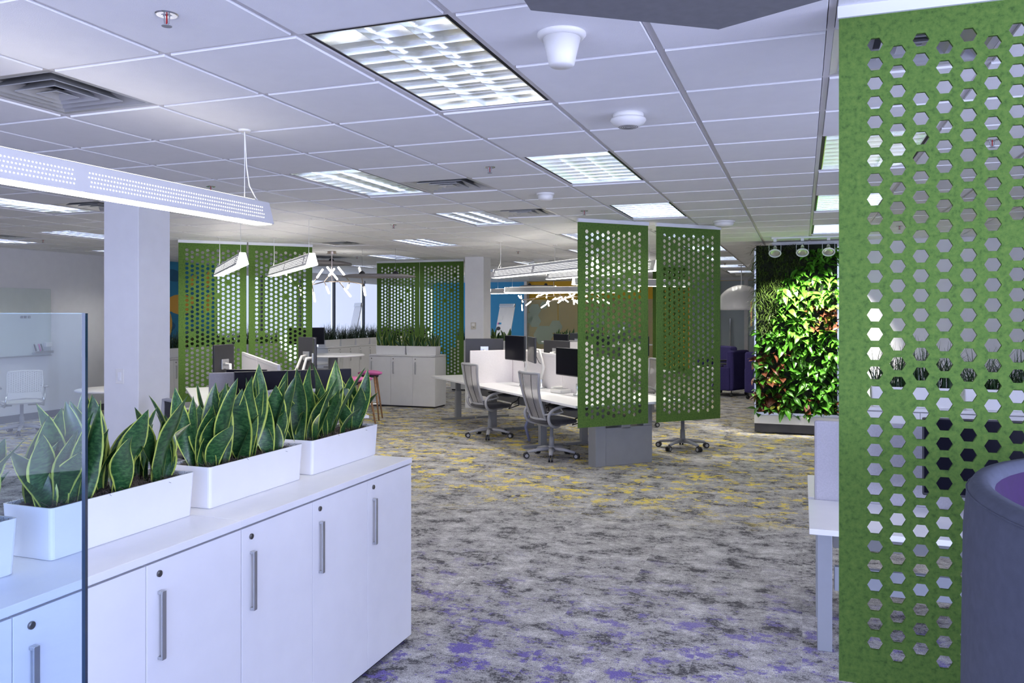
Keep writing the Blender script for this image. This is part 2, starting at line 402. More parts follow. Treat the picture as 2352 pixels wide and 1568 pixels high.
win_wall('wall_right', 'x', UR, VN, VM, [(-3.3, 3.3)], 21)
struct(MB().box(-.40, UR+.15, VM, VM+.15, 0, 2.9).build('wall_middle', K['cream']), 'pale wall behind the planted green wall')
# columns
def column(name, corner, lab):
    x, y = corner.x, corner.y
    return struct(MB().box(x-.36, x, y, y+.34, 0, 2.72).build(name, K['paint'], bevel=.004), lab)
c1 = D(318, 6.4); column('column', c1, 'square white column with a light switch beside the snake plants')
c2 = D(1111, 14.2); column('column', c2, 'square white column with a thermostat by the mesh chairs')

# ceiling: slab, runners, tiles
LIGHTS = [(0, 0), (-3, 4), (0, 4), (3, 4), (-9, 4), (-3, 8), (0, 8), (3, 8), (-12, 8), (-15, 8), (-15, 12), (-6, 12), (-2, 12), (0, 12), (3, 12), (-9, 16), (-3, 16), (0, 16), (-12, 20), (-6, 20), (0, 20), (-9, 24), (-3, 24), (0, 24), (-12, 28), (-6, 28), (0, 28)]
VENTS = [(-3, 0), (-2, 5), (-2, 8), (-8, 12), (-8, 5), (-14, 8), (3, 1), (-5, 20), (-11, 16)]
ceil = struct(MB().box(UL-.1, 9, VN-.1, VF+.1, 2.86, 2.95).build('ceiling', K['tile']), 'white suspended tile ceiling')
taken = set(VENTS)
for i, j in LIGHTS: taken |= {(i, j), (i, j+1)}
I0, I1, J0, J1 = -17, 16, -10, 35
hb, ht = T/2-.0165, T/2-.013
tm = MB().box(-ht, ht, -ht, ht, CEIL-.008, CEIL+.012, tx=.0035, ty=.0035).mesh('ceiling_tile', K['tile'])
cells = []
for i in range(I0, I1):
    for j in range(J0, J1+1):
        if (i, j) in taken: continue
        x, y = gu(i+.5), gv(j+.5)
        Zc = -S*x+C*y; Xc = C*x+S*y
        vis = Zc > 1.5 and abs(Xc/Zc) < .70
        cells.append((0 if vis else 1, x*x+y*y, x, y))
cells.sort()
for q, (a, d, x, y) in enumerate(cells[:300]): link('tile', tm, ceil, (x, y, 0))
far = MB()
for a, d, x, y in cells[300:]:
    far.box(x-ht, x+ht, y-ht, y+ht, CEIL-.008, CEIL+.012, tx=.0035, ty=.0035)
tag(far.build('distant_tiles', K['tile'], ceil), kind='stuff')
for i in range(I0, I1+1): MB().box(gu(i)-.012, gu(i)+.012, VN, VF, CEIL, CEIL+.03).build('runner', K['grid'], ceil)
mid = {(i, j+1) for i, j in LIGHTS}
for j in range(J0, J1+2):            # cross runners stop at the light openings
    start = I0
    for i in list(range(I0, I1))+[None]:
        if i is None or (i, j) in mid:
            e = I1 if i is None else i
            if e > start: MB().box(gu(start)+.012, gu(e)-.012, gv(j)-.012, gv(j)+.012, CEIL+.0006, CEIL+.028).build('cross_runner', K['grid'], ceil)
            start = (i or 0)+1

# recessed parabolic troffers
def blade(L, axis):
    prof = [(-.0008, 0), (-.003, .025), (-.009, .052), (-.020, .072), (.020, .072), (.009, .052), (.003, .025), (.0008, 0)]
    mb = MB()
    mb.extr([(x, z) for x, z in prof], -L/2, L/2)
    if axis == 'x': mb.v = [(y, -x, z) for x, y, z in mb.v]
    return mb.mesh('louver_blade', K['mirror'])
LW, LL = T-.07, 2*T-.07
b_long = blade(LL, 'y'); b_cross = blade(LW, 'x')
def ring(w, l, t, z0, z1):
    return MB().box(-w/2, w/2, -l/2, -l/2+t, z0, z1).box(-w/2, w/2, l/2-t, l/2, z0, z1).box(-w/2, -w/2+t, -l/2+t, l/2-t, z0, z1).box(w/2-t, w/2, -l/2+t, l/2-t, z0, z1)
hous = MB().box(-T/2+.005, T/2-.005, -T+.005, T-.005, .135, .14)
for s in (-1, 1):
    hous.box(s*(T/2-.009)-.003, s*(T/2-.009)+.003, -T+.005, T-.005, .012, .135); hous.box(-T/2+.013, T/2-.013, s*(T-.009)-.003, s*(T-.009)+.003, .012, .135)
hous = hous.mesh('housing', K['white'])
gap = ring(T-.024, 2*T-.024, .022, .008, .03).mesh('black_reveal', K['blackgap'])
lou = ring(LW+.006, LL+.006, .005, .004, .078).mesh('louver_frame', K['mirror'])
tb = MB().tube([(0, -LL/2+.02, .100), (0, LL/2-.02, .100)], .015, 10).mesh('fluorescent_tube', K['tube'])
refl = MB().box(-LW/2, LW/2, -LL/2, LL/2, .118, .122).mesh('reflector', K['white'])
LLAB = {0: 'large louvered ceiling light beside the tapered cup sensor', 1: 'louvered ceiling light next to a square vent above the branching screens', 2: 'louvered ceiling light between the smoke detector and the flat round sensor', 3: 'louvered ceiling light at the edge of the large green screen', 6: 'louvered ceiling light directly above the two bench end screens'}
for n, (i, j) in enumerate(LIGHTS):
    t = thing('ceiling_light', 'recessed rectangular ceiling light with a mirrored parabolic louver', 'ceiling light', (gu(i+.5), gv(j+1), CEIL), 0, 'louvered troffers in the tile ceiling')
    if n in LLAB: t['label'] = LLAB[n]
    link('housing', hous, t); link('black_reveal', gap, t); lf = link('louver', lou, t); link('reflector', refl, t)
    for k in (-1, 1): link('louver_blade', b_long, lf, (k*LW/6, 0, .006))
    for k in range(1, 9): link('louver_blade', b_cross, lf, (0, -LL/2+LL*k/9, .006))
    for k in (-1, 0, 1): link('fluorescent_tube', tb, t, (k*LW/3, 0, 0))

# square diffusers
def sqring(w0, z0, w1, z1, th=.004):
    mb = MB(); a = [(-w0, -w0), (w0, -w0), (w0, w0), (-w0, w0)]; b = [(-w1, -w1), (w1, -w1), (w1, w1), (-w1, w1)]
    for k in range(4):
        q = (k+1) % 4
        mb.quad((*a[k], z0), (*a[q], z0), (*b[q], z1), (*b[k], z1)); mb.quad((*b[k], z1+th), (*b[q], z1+th), (*a[q], z0+th), (*a[k], z0+th))
        mb.quad((*a[q], z0), (*a[k], z0), (*a[k], z0+th), (*a[q], z0+th)); mb.quad((*b[k], z1), (*b[q], z1), (*b[q], z1+th), (*b[k], z1+th))
    return mb
K['vent'] = mat('vent_steel', (.58, .59, .60), .35, .55, var=.03)
cones = [sqring(.262, .002, .205, .05), sqring(.192, -.002, .135, .045), sqring(.122, -.005, .075, .04)]
cones = [c.mesh('diffuser_cone', K['vent']) for c in cones]
vpan = sqring(T/2-.013, .001, .262, .003).mesh('rim', K['vent'])
vbox = MB()
for s in (-1, 1):
    vbox.box(s*.262-.002, s*.262+.002, -.264, .264, .003, .15); vbox.box(-.26, .26, s*.262-.002, s*.262+.002, .003, .15)
vbox.box(-.26, .26, -.26, .26, .14, .15); vbox = vbox.mesh('plenum_box', mat('vent_inside', (.42, .43, .44), .45, .5))
vcen = sqring(.062, -.007, .03, .012).mesh('center_plate', K['vent'])
for i, j in VENTS:
    t = thing('ceiling_vent', 'square stepped metal air vent set in the tile ceiling', 'air vent', (gu(i+.5), gv(j+.5), CEIL), 0, 'square air diffusers in the tile ceiling')
    t['label'] = {(-3, 0): 'square stepped metal air vent beside a sprinkler over the long pendant', (-2, 5): 'square stepped metal air vent touching the louvered light beside a sprinkler', (3, 1): 'square air vent half hidden by the rail of the large screen', (-8, 12): 'square air vent above the branching chandelier'}.get((i, j), t['label'])
    link('rim', vpan, t); link('plenum_box', vbox, t); link('center_plate', vcen, t)
    for c in cones: link('diffuser_cone', c, t)

# sprinklers
sp_a = MB().lathe([(.016, .004), (.018, -.004), (.034, -.004), (.038, 0), (.038, .003)], 20).mesh('escutcheon', K['chrome'])
sp_b = MB().tube([(-.008, 0, 0), (-.011, 0, -.016), (-.009, 0, -.030), (0, 0, -.037)], .0025, 6).tube([(.008, 0, 0), (.011, 0, -.016), (.009, 0, -.030), (0, 0, -.037)], .0025, 6).mesh('sprinkler_frame', K['steel'])
sp_c = MB().lathe([(.001, -.037), (.017, -.039), (.017, -.041), (.001, -.042)], 14).mesh('deflector', K['steel'])
sp_d = MB().tube([(0, 0, 0), (0, 0, -.034)], .003, 6).mesh('glass_bulb', mat('red_bulb', (.35, .02, .02), .2))
for px, py in ((383, 33), (1125, 384), (484, 428), (904, 516), (1342, 484), (99, 551), (421, 560), (1190, 577), (820, 589), (2066, 519), (2279, 322), (1665, 604)):
    q = P(px, py, CEIL-.008)
    if q.y > 23: continue
    t = thing('fire_sprinkler', 'small chrome fire sprinkler head under the ceiling tiles', 'sprinkler', q, 0, 'pendent sprinklers in the ceiling')
    for nm, me in (('escutcheon', sp_a), ('sprinkler_frame', sp_b), ('deflector', sp_c), ('glass_bulb', sp_d)): link(nm, me, t)
# other ceiling devices
t = thing('ceiling_sensor', 'white tapered cup sensor on a ceiling tile', 'sensor', P(1290, 78, CEIL-.008))
MB().lathe([(.088, .002), (.088, -.006), (.080, -.016), (.072, -.018)], 40).build('base_ring', K['plastic_w'], t, True)
MB().lathe([(.070, -.012), (.046, -.112), (.040, -.118), (.001, -.118)], 40).build('cup', K['plastic_w'], t, True)
t = thing('smoke_detector', 'round white smoke detector with slotted face', 'smoke detector', P(1443, 262, CEIL-.008))
MB().lathe([(.078, .002), (.078, -.022), (.070, -.024)], 40).build('base', K['plastic_w'], t, True)
MB().lathe([(.088, -.024), (.090, -.034), (.078, -.052), (.055, -.064), (.050, -.066), (.001, -.066)], 40).build('cover', K['plastic_w'], t, True)
for r in (.016, .026, .036, .048):
    MB().tube([(r*math.cos(a), r*math.sin(a), -.0662) for a in [2*math.pi*q/28 for q in range(28)]], .0010, 4, close=True).build('slot_ring', K['dark'], t)
for (px, py, lab, r) in ((1253, 444, 'flat white round sensor plate beside a sprinkler', .075), (1663, 508, 'round white ceiling speaker above the hanging felt panels', .12), (1243, 595, 'round cream ceiling speaker near the far linear lights', .16), (1700, 628, 'round white ceiling sensor plate beyond the planted wall', .12)):
    nm_ = 'ceiling_speaker' if 'speaker' in lab else 'ceiling_sensor'; t = thing(nm_, lab, nm_.replace('_', ' '), P(px, py, CEIL-.008))
    MB().lathe([(r, .001), (r, -.012), (r*.93, -.016)], 32).build('rim', K['plastic_w'], t, True)
    MB().lathe([(r*.92, -.012), (r*.80, -.05), (r*.55, -.062), (.001, -.064)], 32).build('grille', K['plastic_w'], t, True)
# hexagonal hanging cloud
hx = .87-.02; ha = P(1218, 25, CEIL-.20); hb_ = P(1650, 69, CEIL-.20)
sd = (hb_-ha); Ls = sd.length; ang = math.atan2(sd.y, sd.x)
poly = []; p = ha.copy(); a = ang
for k in range(6):
    poly.append((p.x, p.y)); p = p+Vector((math.cos(a), math.sin(a), 0))*Ls; a -= R(60)
cx = sum(q[0] for q in poly)/6; cy = sum(q[1] for q in poly)/6
t = thing('acoustic_cloud', 'grey blue hexagonal acoustic panel hanging below the ceiling', 'ceiling panel', (cx, cy, CEIL-.20))
MB().prism([(x-cx, y-cy) for x, y in poly], 0, .045).build('panel', K['grey_felt'], t, bevel=.004)
for k in range(3):
    x, y = poly[2*k]; MB().tube([((x-cx)*.7, (y-cy)*.7, .045), ((x-cx)*.7, (y-cy)*.7, .19)], .0012, 5).build('suspension_wire', K['chrome'], t)

# ------------------------------------------------------------------ perforated felt panels
PW, PH, PT = .89, 2.19, .012
def panel_mesh():
    mb = MB(); px, pz, r = .0672, .063, .0243; nc, nr = 11, 32; m0 = (PW-10*px)/2; top = PH-.10
    miss = {(2, 2), (1, 18), (6, 10), (8, 7), (9, 2), (5, 24), (4, 29), (10, 21)}
    def rect(x0, x1, z0, z1):
        if x1-x0 < 1e-5 or z1-z0 < 1e-5: return
        mb.quad((x0, 0, z0), (x1, 0, z0), (x1, 0, z1), (x0, 0, z1)); mb.quad((x1, PT, z0), (x0, PT, z0), (x0, PT, z1), (x1, PT, z1))
    xa = m0-px/2; xb = m0+(nc-.5)*px
    rect(0, xa, 0, PH); rect(xb, PW, 0, PH)
    for c in range(nc):
        x = m0+c*px; z0 = top-(pz/2 if c % 2 else 0)
        rect(x-px/2, x+px/2, z0+pz/2, PH); rect(x-px/2, x+px/2, 0, z0-(nr-.5)*pz)
        for k in range(nr):
            z = z0-k*pz
            if (c, k) in miss: rect(x-px/2, x+px/2, z-pz/2, z+pz/2); continue
            h = [(x+r*math.cos(R(60*q)), z+r*.86/.866*math.sin(R(60*q))) for q in range(6)]
            o = [(x+px/2, z), (x+px/2, z+pz/2), (x-px/2, z+pz/2), (x-px/2, z), (x-px/2, z-pz/2), (x+px/2, z-pz/2)]
            b = len(mb.v)
            mb.v += [(p[0], 0, p[1]) for p in h] + [(p[0], 0, p[1]) for p in o] + [(p[0], PT, p[1]) for p in h] + [(p[0], PT, p[1]) for p in o]
            for q in range(6):
                w = (q+1) % 6
                mb.f += [(b+q, b+6+q, b+6+w, b+w)[::-1], (b+12+q, b+12+w, b+18+w, b+18+q)[::-1], (b+q, b+w, b+12+w, b+12+q)]; mb.m += [0, 0, 0]
    mb.quad((0, 0, 0), (0, 0, PH), (0, PT, PH), (0, PT, 0)); mb.quad((PW, 0, 0), (PW, PT, 0), (PW, PT, PH), (PW, 0, PH))
    mb.quad((0, 0, 0), (0, PT, 0), (PW, PT, 0), (PW, 0, 0)); mb.quad((0, 0, PH), (PW, 0, PH), (PW, PT, PH), (0, PT, PH))
    return mb.mesh('felt_sheet', K['felt'])
pmesh = panel_mesh()
rmesh = MB().box(-.005, PW+.005, -.012, PT+.012, PH-.004, PH+.034).mesh('ceiling_rail', K['rail'])
PZ = CEIL-.008-.034-PH
def panel(loc, rz, lab):
    t = thing('perforated_screen', lab, 'hanging screen', (loc.x, loc.y, PZ), rz)
    link('felt_sheet', pmesh, t); link('ceiling_rail', rmesh, t); return t
E1, E2 = Vector((.70711, .70711, 0)), Vector((-.70711, .70711, 0))
q = W(1.0816, 2.65); panel(q, 0, 'large green perforated felt screen in front of the white desk and navy chair')
m0 = W(.702, 8.5); panel(m0, R(45), 'green honeycomb felt screen with a bright spotlight patch hanging at the bench end')
panel(m0+E1*(PW+.115), R(45), 'green honeycomb felt screen hanging at the bench end, beside the violet armchair')
q = W(-4.563, 10.96); panel(q, R(45), 'green honeycomb felt screen hanging beside the mural, nearest the white column')
panel(q+E1*(PW+.03), R(45), 'green honeycomb felt screen hanging behind the desks by the branching chandelier')
q = W(-2.605, 15.46); panel(q, R(1.5), 'green honeycomb felt screen behind the white cabinet, on the window side')
panel(q+Vector((PW+.02, .01, 0)), R(1.5), 'green honeycomb felt screen behind the white cabinet, nearest the thermostat column')
q = D(1500, 16.5); panel(q, R(45), 'distant green honeycomb felt screen seen between the two bench end screens')

# ------------------------------------------------------------------ linear pendants
def pendant(name, start, rz, L, lab, zb=2.19, group=None, holes=True, endlit=True):
    """start: floor point below the near end; body runs along local +y."""
    t = thing(name, lab, 'pendant light', (start.x, start.y, zb), rz, group)
    prof = [(-.062, .006), (-.060, .0), (-.052, .0), (-.052, .006), (.052, .006), (.052, .0), (.060, .0), (.062, .006), (.030, .122), (.024, .126), (-.024, .126), (-.030, .122)]
    MB().extr(prof, .004, L-.004).build('body', K['pod'], t)
    MB().box(-.051, .051, .01, L-.01, -.004, .005).build('lens', K['light'], t, bevel=.002)
    MB().box(-.022, .022, .12, L-.12, .1262, .1275).build('uplight_slot', K['uplight'], t)
    for y in (.0, L-.004):
        o = MB().prism([(-.061, 0), (.061, 0), (.029, .122), (-.029, .122)], 0, .004).build('end_lens' if endlit else 'end_cap', K['light'] if endlit else K['pod'], t)
        o.rotation_euler = (R(90), 0, 0); o.location = (0, y+.004, 0)
    if holes:
        mb = MB(); nx = Vector((.116, 0, .032)).normalized(); sec = 0.0
        for s in (-1, 1):
            n_ = int(L/.0168)
            for q in range(4):
                f = .2+.17*q; xb = .0622*(1-f)+.030*f + .0008; zb_ = .006*(1-f)+.122*f
                for k in range(n_):
                    y = .09+k*.0168
                    if y > L-.08: break
                    if (L-.08-y) % 1.24 > 1.17: continue
                    r = .0034; N = Vector((s*nx.x, 0, nx.z)); up = Vector((-s*nx.z, 0, nx.x)); b = len(mb.v); yy = y+(0.0084 if q % 2 else 0)
                    for a in range(6):
                        w = Vector((s*xb, yy, zb_)) + up*r*math.sin(R(60*a)) + Vector((0, 1, 0))*r*math.cos(R(60*a)); mb.v.append(tuple(w))
                    mb.f.append(tuple(range(b, b+6)) if s < 0 else tuple(range(b+5, b-1, -1))); mb.m.append(0)
        o = mb.build('lit_perforation', K['dots'], t); o['kind'] = 'stuff'
    for y in (.18, L-.18):
        MB().tube([(0, y, .126), (0, y, CEIL-.012-zb)], .0022, 6).build('suspension_wire', K['rail'], t)
        MB().lathe([(.035, CEIL-.008-zb), (.035, CEIL-.014-zb), (.03, CEIL-.018-zb), (.001, CEIL-.018-zb)], 18, (0, y, 0)).build('ceiling_cup', K['plastic_w'], t)
    MB().tube([(0, L-.18, CEIL-.02-zb), (.006, L-.17, .3), (.008, L-.15, .2), (.004, L-.09, .14), (0, L-.06, .126)], .0035, 6).build('power_cord', K['plastic_w'], t)
    return t
pendant('linear_pendant', Vector((-2.89, 1.05, 0)), 0, 2.78, 'long perforated linear pendant light over the snake plant cabinets', endlit=False)
pendant('linear_pendant', W(-2.79, 8.30), R(45), 2.75, 'lit linear pendant light in front of the screen beside the mural')
pendant('linear_pendant', W(-2.09, 8.38), R(45), 2.75, 'lit linear pendant light between the near desks and the chandelier')
PG = 'linear pendants over the middle bench'
pendant('linear_pendant', W(.93, 8.94), R(45), 2.75, 'linear pendant light over the mesh chairs at the bench end screens')
pendant('linear_pendant', W(1.72, 9.42), R(45), 2.75, 'linear pendant light over the violet armchair side of the bench')
pendant('linear_pendant', W(1.08, 14.1), R(-45), 2.5, 'far linear pendant light whose lit end shows beside the honeycomb screen', holes=False)
pendant('linear_pendant', D(1128, 20.4), R(-90+3), 3.2, 'distant linear pendant light in front of the blue end wall', holes=False)
pendant('linear_pendant', D(1160, 19.2), R(-90+3), 3.2, 'distant linear pendant light in front of the yellow and blue walls', holes=False)

# ------------------------------------------------------------------ cabinets and planters
DW, CH, CDP = .4433, .939, .46
def cabinet_proto(n):
    """local: front faces -y, width along +x"""
    w = n*DW; t = bpy.data.objects.new('storage_cabinet', None); COL.objects.link(t)
    MB().box(0, w, .018, CDP, .03, CH-.032).build('carcass', K['white'], t)
    MB().box(.02, w-.02, .03, CDP-.01, 0, .03).build('plinth', K['dark'], t)
    MB().box(-.0, w, -.004, CDP+.004, CH-.026, CH).build('top', K['white'], t, bevel=.002)
    for k in range(n):
        d = MB().box(k*DW+.0015, (k+1)*DW-.0015, 0, .018, .03, CH-.034).build('door', K['white'], t, bevel=.0015)
        MB().box(k*DW+.045, k*DW+.063, -.020, -.0135, CH-.34, CH-.125).box(k*DW+.045, k*DW+.063, -.0135, 0, CH-.135, CH-.125).box(k*DW+.045, k*DW+.063, -.0135, 0, CH-.34, CH-.33).build('handle', K['handle'], d, bevel=.0015)
        lk = MB(); lk.lathe([(.0105, 0), (.0105, .005), (.007, .0065), (.001, .0065)], 16); lk.v = [(x+k*DW+.052, -z, y+CH-.072) for x, y, z in lk.v]
        lk.build('lock', K['key'], d)
    return t
cab3 = cabinet_proto(3)
ncab = 0
def cabinet(loc, rz, lab, group=None):
    global ncab
    o = cab3 if ncab == 0 else copy_tree(cab3); ncab += 1
    o.location = (loc[0], loc[1], 0); o.rotation_euler = (0, 0, rz); tag(o, lab, 'cabinet', group)
    if not group and 'group' in o: del o['group']
    return o
PL, PD_, PHH = .60, .205, .16
def planter_mesh():
    a, b, h = PL/2, PD_/2, PHH; tp, th = .008, .006; mb = MB()
    def rr(sx, sy, z, r=.012):
        o = []
        for cx_, cy_, a0 in ((sx-r, sy-r, 0), (-sx+r, sy-r, 90), (-sx+r, -sy+r, 180), (sx-r, -sy+r, 270)):
            for k in range(4): g = R(a0+30*k); o.append((cx_+r*math.cos(g), cy_+r*math.sin(g), z))
        return o
    rings = [rr(a-tp-.004, b-tp-.004, .0), rr(a-tp, b-tp, .003), rr(a, b, h), rr(a-th, b-th, h), rr(a-th-.003, b-th-.003, h-.03)]
    n = len(rings[0]); mb.v = [v for r_ in rings for v in r_]
    for i in range(len(rings)-1):
        for j in range(n): mb.f.append((i*n+j, i*n+(j+1) % n, (i+1)*n+(j+1) % n, (i+1)*n+j)); mb.m.append(0)
    mb.f.append(tuple(range(n))[::-1]); mb.m.append(0)
    return mb.mesh('box', K['planter'])
plm = planter_mesh()
rs = random.Random(3)
soilm = MB().grid(lambda u, v: ((u-.5)*(PL-.02), (v-.5)*(PD_-.02), PHH-.022+.014*math.sin(u*23)*math.sin(v*9)+rs.uniform(-.005, .007)), 40, 14).mesh('moss_bed', K['soil'], True)
fb = MB()
for k in range(260):
    x, y = rs.uniform(-.285, .285), rs.uniform(-.088, .088); a = rs.uniform(0, 6.3); l = rs.uniform(.015, .04); h = rs.uniform(.008, .03)
    fb.tube([(x, y, PHH-.025), (x+math.cos(a)*l*.4, y+math.sin(a)*l*.4, PHH-.02+h), (x+math.cos(a+.8)*l, y+math.sin(a+.8)*l, PHH-.02+h*.5)], .0007, 3, cap=False)
fibm = fb.mesh('moss_fibre', K['fibre'])
def planter(loc, rz, lab, cat='planter', group=None):
    t = thing('planter_box', lab, cat, loc, rz, group)
    link('box', plm, t); s = link('moss_bed', soilm, t); f = link('moss_fibre', fibm, t); f['kind'] = 'stuff'; s['kind'] = 'stuff'
    return t
# snake plant leaves
def snake_leaf(L, w, bend, twist, fold, seed, mat_):
    r = random.Random(seed); ph = r.uniform(0, 6)
    def fn(u, v):
        wd_ = w*(.42+.58*math.sin(min(1, v/.55)*math.pi/2)) * (1-max(0, (v-.5)/.5)**1.7) if v < 1 else 0
        s = (u-.5)*2; a = twist*v
        lx, ly = s*wd_, fold*wd_*abs(s)**1.5 + .10*wd_*math.sin(v*9+ph)*s
        x = lx*math.cos(a)-ly*math.sin(a); y = lx*math.sin(a)+ly*math.cos(a)
        return (x + .012*math.sin(v*4+ph), y - bend*v*v*L, L*v*(1-.18*abs(bend)*v))
    return MB().grid(fn, 6, 12, uv=True).mesh('leaf', mat_, True)
leaves = [snake_leaf(.34, .047, .10, .4, .30, 1, K['snake']), snake_leaf(.29, .050, .16, -.6, .25, 2, K['snake']), snake_leaf(.24, .045, .30, .7, .35, 3, K['snake']), snake_leaf(.37, .042, .10, -.9, .35, 4, K['snake']), snake_leaf(.20, .040, .40, .3, .30, 5, K['snake']), snake_leaf(.31, .052, .26, .2, .25, 6, K['snake'])]
lfar = [snake_leaf(.30, .036, .12, .3, .3, 11, K['snakefar']), snake_leaf(.25, .034, .2, -.5, .3, 12, K['snakefar']), snake_leaf(.20, .032, .3, .5, .3, 13, K['snakefar'])]
def snake_plant(loc, rz, x, seed, lab, group, pool=None, n=9, sc=1.0, lean=0):
    r = random.Random(seed); t = thing('snake_plant', lab, 'plant', loc, rz, group)
    for k in range(n):
        m = r.choice(pool or leaves); a = r.uniform(0, 6.28); d = r.uniform(.005, .06)
        til = r.uniform(.05, .30)+.45*(k > n-4)*r.random()
        px, py = x+1.25*d*math.cos(a), max(-.075, min(.075, d*math.sin(a)*1.2))
        o = link('leaf', m, t, (px, py, PHH-.03), (0, 0, 0), sc*r.uniform(.82, 1.12))
        # lean outwards from the clump, then spin about the own axis
        dirv = Vector((math.cos(a)*til, math.sin(a)*til*.75, 1)).normalized()
        q = Vector((0, 0, 1)).rotation_difference(dirv) @ Matrix.Rotation(r.uniform(-1.1, 1.1)+(math.pi if r.random() < .3 else 0), 4, 'Z').to_quaternion()
        o.rotation_euler = q.to_euler()
    return t
# foreground run: fronts face +x, so local -y -> world +x : rotate 90 degrees
UFR, VEND = -1.894, 3.706
for k, lab in enumerate(['white storage cabinet with satin handles at the open end of the run', 'white storage cabinet partly behind the clear glass screen']):
    cabinet((UFR, VEND-(k+1)*3*DW-k*.002), R(90), lab)
FP = [(3.131, 3.73), (2.455, 3.055), (1.775, 2.375), (1.07, 1.67)]
flab = ['white planter box at the open end of the cabinet run', 'white planter box beside the cabinet top joint', 'white planter box half behind the glass screen edge', 'white planter box fully behind the glass screen']
for k, (y0, y1) in enumerate(FP):
    loc = (-2.102-PD_/2, (y0+y1)/2, CH)
    planter(loc, R(90), flab[k])
    for q in range(3):
        snake_plant(loc, R(90), (-.20, 0, .20)[q], 100+k*10+q, 'yellow edged snake plant %s of %s' % (['at the glass end', 'in the middle', 'away from the glass'][q], ['the planter at the cabinet end', 'the planter by the top joint', 'the planter cut by the glass edge', 'the planter behind the glass'][k]), 'snake plants in the foreground planters', None, 12)
# cabinet behind with the snake plants (grid aligned, faces -y)
q0 = Vector((-7.45, 12.89, 0)); cabinet(q0, 0, 'white three door cabinet standing in front of the green screens')
for k, x in enumerate((-7.05, -6.43)):
    loc = (x, 12.89+.16, CH); planter(loc, 0, ['white planter on the cabinet before the screens, window end', 'white planter on the cabinet before the screens, column end'][k])
    for q in range(3):
        snake_plant(loc, 0, (-.2, 0, .2)[q], 200+k*10+q, ['short dark snake plant on the cabinet before the screens, window end', 'short dark snake plant on the cabinet before the screens, column end'][k], 'snake plants on the far cabinet %d' % (k+1), lfar, 11)
# grasses
def grass_mesh(seed, n=330, h=.46, spread=.26):
    r = random.Random(seed); mb = MB(); mb.uv = {}
    for k in range(n):
        x, y = r.uniform(-.28, .28), r.uniform(-.08, .08); a = r.uniform(0, 6.28); l = h*r.uniform(.55, 1.1); sp = spread*r.random()**.7; w = r.uniform(.003, .0055)
        sx, sy = -math.sin(a)*w, math.cos(a)*w; b = len(mb.v)
        for i in range(5):
            s = i/4; d = sp*s*s*1.3; z = l*s*(1-.45*s*sp/spread); ww = (1-s**2)*.9+.1
            mb.v += [(x+math.cos(a)*d+sx*ww, y+math.sin(a)*d+sy*ww, z), (x+math.cos(a)*d-sx*ww, y+math.sin(a)*d-sy*ww, z)]
            mb.uv[b+2*i] = (0, s+k*.37); mb.uv[b+2*i+1] = (1, s+k*.37)
        for i in range(4): mb.f.append((b+2*i, b+2*i+1, b+2*i+3, b+2*i+2)); mb.m.append(0)
    return mb.mesh('blades', K['grass'], True)
grm = [grass_mesh(1), grass_mesh(2, 330, .40, .34)]
def grass(loc, rz, k, lab, group=None):
    t = thing('ornamental_grass', lab, 'plant', (loc[0], loc[1], loc[2]+PHH-.03), rz, group)
    o = link('blades', grm[k % 2], t); o['kind'] = 'stuff'; return t
# two runs along the window wall (fronts face +x)
UW = -9.85
for k in range(3):
    lab = ['white cabinet under long grasses beside the mural', 'white cabinet under long grasses behind the first screen', 'white cabinet under long grasses behind the second screen'][k]
    cabinet((UW, 9.75+k*1.335), R(90), lab)
for k in range(6):
    loc = (UW-.2, 10.08+k*.665, CH); planter(loc, R(90), 'white grass planter in the row behind the mural side screens', group='planters behind the mural side screens'); grass(loc, R(90), k, 'long dark grass in the planter row behind the mural side screens', 'grasses behind the mural side screens')
for k in range(4):
    cabinet((UW, 15.25+k*1.335), R(90), 'white cabinet in the row under the grasses before the shaded windows', 'cabinets before the windows')
for k in range(8):
    loc = (UW-.16, 15.55+k*.655, CH); planter(loc, R(90), 'white grass planter in the row before the shaded windows', group='planters before the windows'); grass(loc, R(90), k, 'tall dark grass in the planter row before the shaded windows', 'grasses before the windows')
# row beyond the thermostat column
q = D(1035, 17.6); cabinet((q.x, q.y), 0, 'white cabinet beyond the thermostat column')
for k in range(2):
    loc = (q.x+.36+k*.64, q.y+.2, CH); planter(loc, 0, 'white planter beyond the thermostat column', group='planters beyond the thermostat column')
    if k == 0: grass(loc, 0, 1, 'grass in the planter beyond the thermostat column')
    else:
        for s in range(3): snake_plant(loc, 0, (-.2, 0, .2)[s], 300+s, 'dark snake plant beyond the thermostat column', 'snake plants beyond the thermostat column', lfar, 10)
q = D(1258, 16.9); cabinet((q.x, q.y), 0, 'white cabinet standing behind the second bench')
for k in range(2):
    loc = (q.x+.36+k*.64, q.y+.2, CH); planter(loc, 0, 'white planter behind the second bench', group='planters behind the second bench')
    for s in range(3): snake_plant(loc, 0, (-.2, 0, .2)[s], 320+k*5+s, 'dark snake plant behind the second bench', 'snake plants behind the second bench', lfar, 10)
# seen through the large screen
cabinet((.42, 6.95), 0, 'white cabinet with grasses behind the large green screen')
for k in range(2):
    loc = (.82+k*.66, 7.12, CH); planter(loc, 0, 'white grass planter behind the large green screen', group='planters behind the large screen'); grass(loc, 0, k, 'tall grass behind the large green screen', 'grasses behind the large screen')

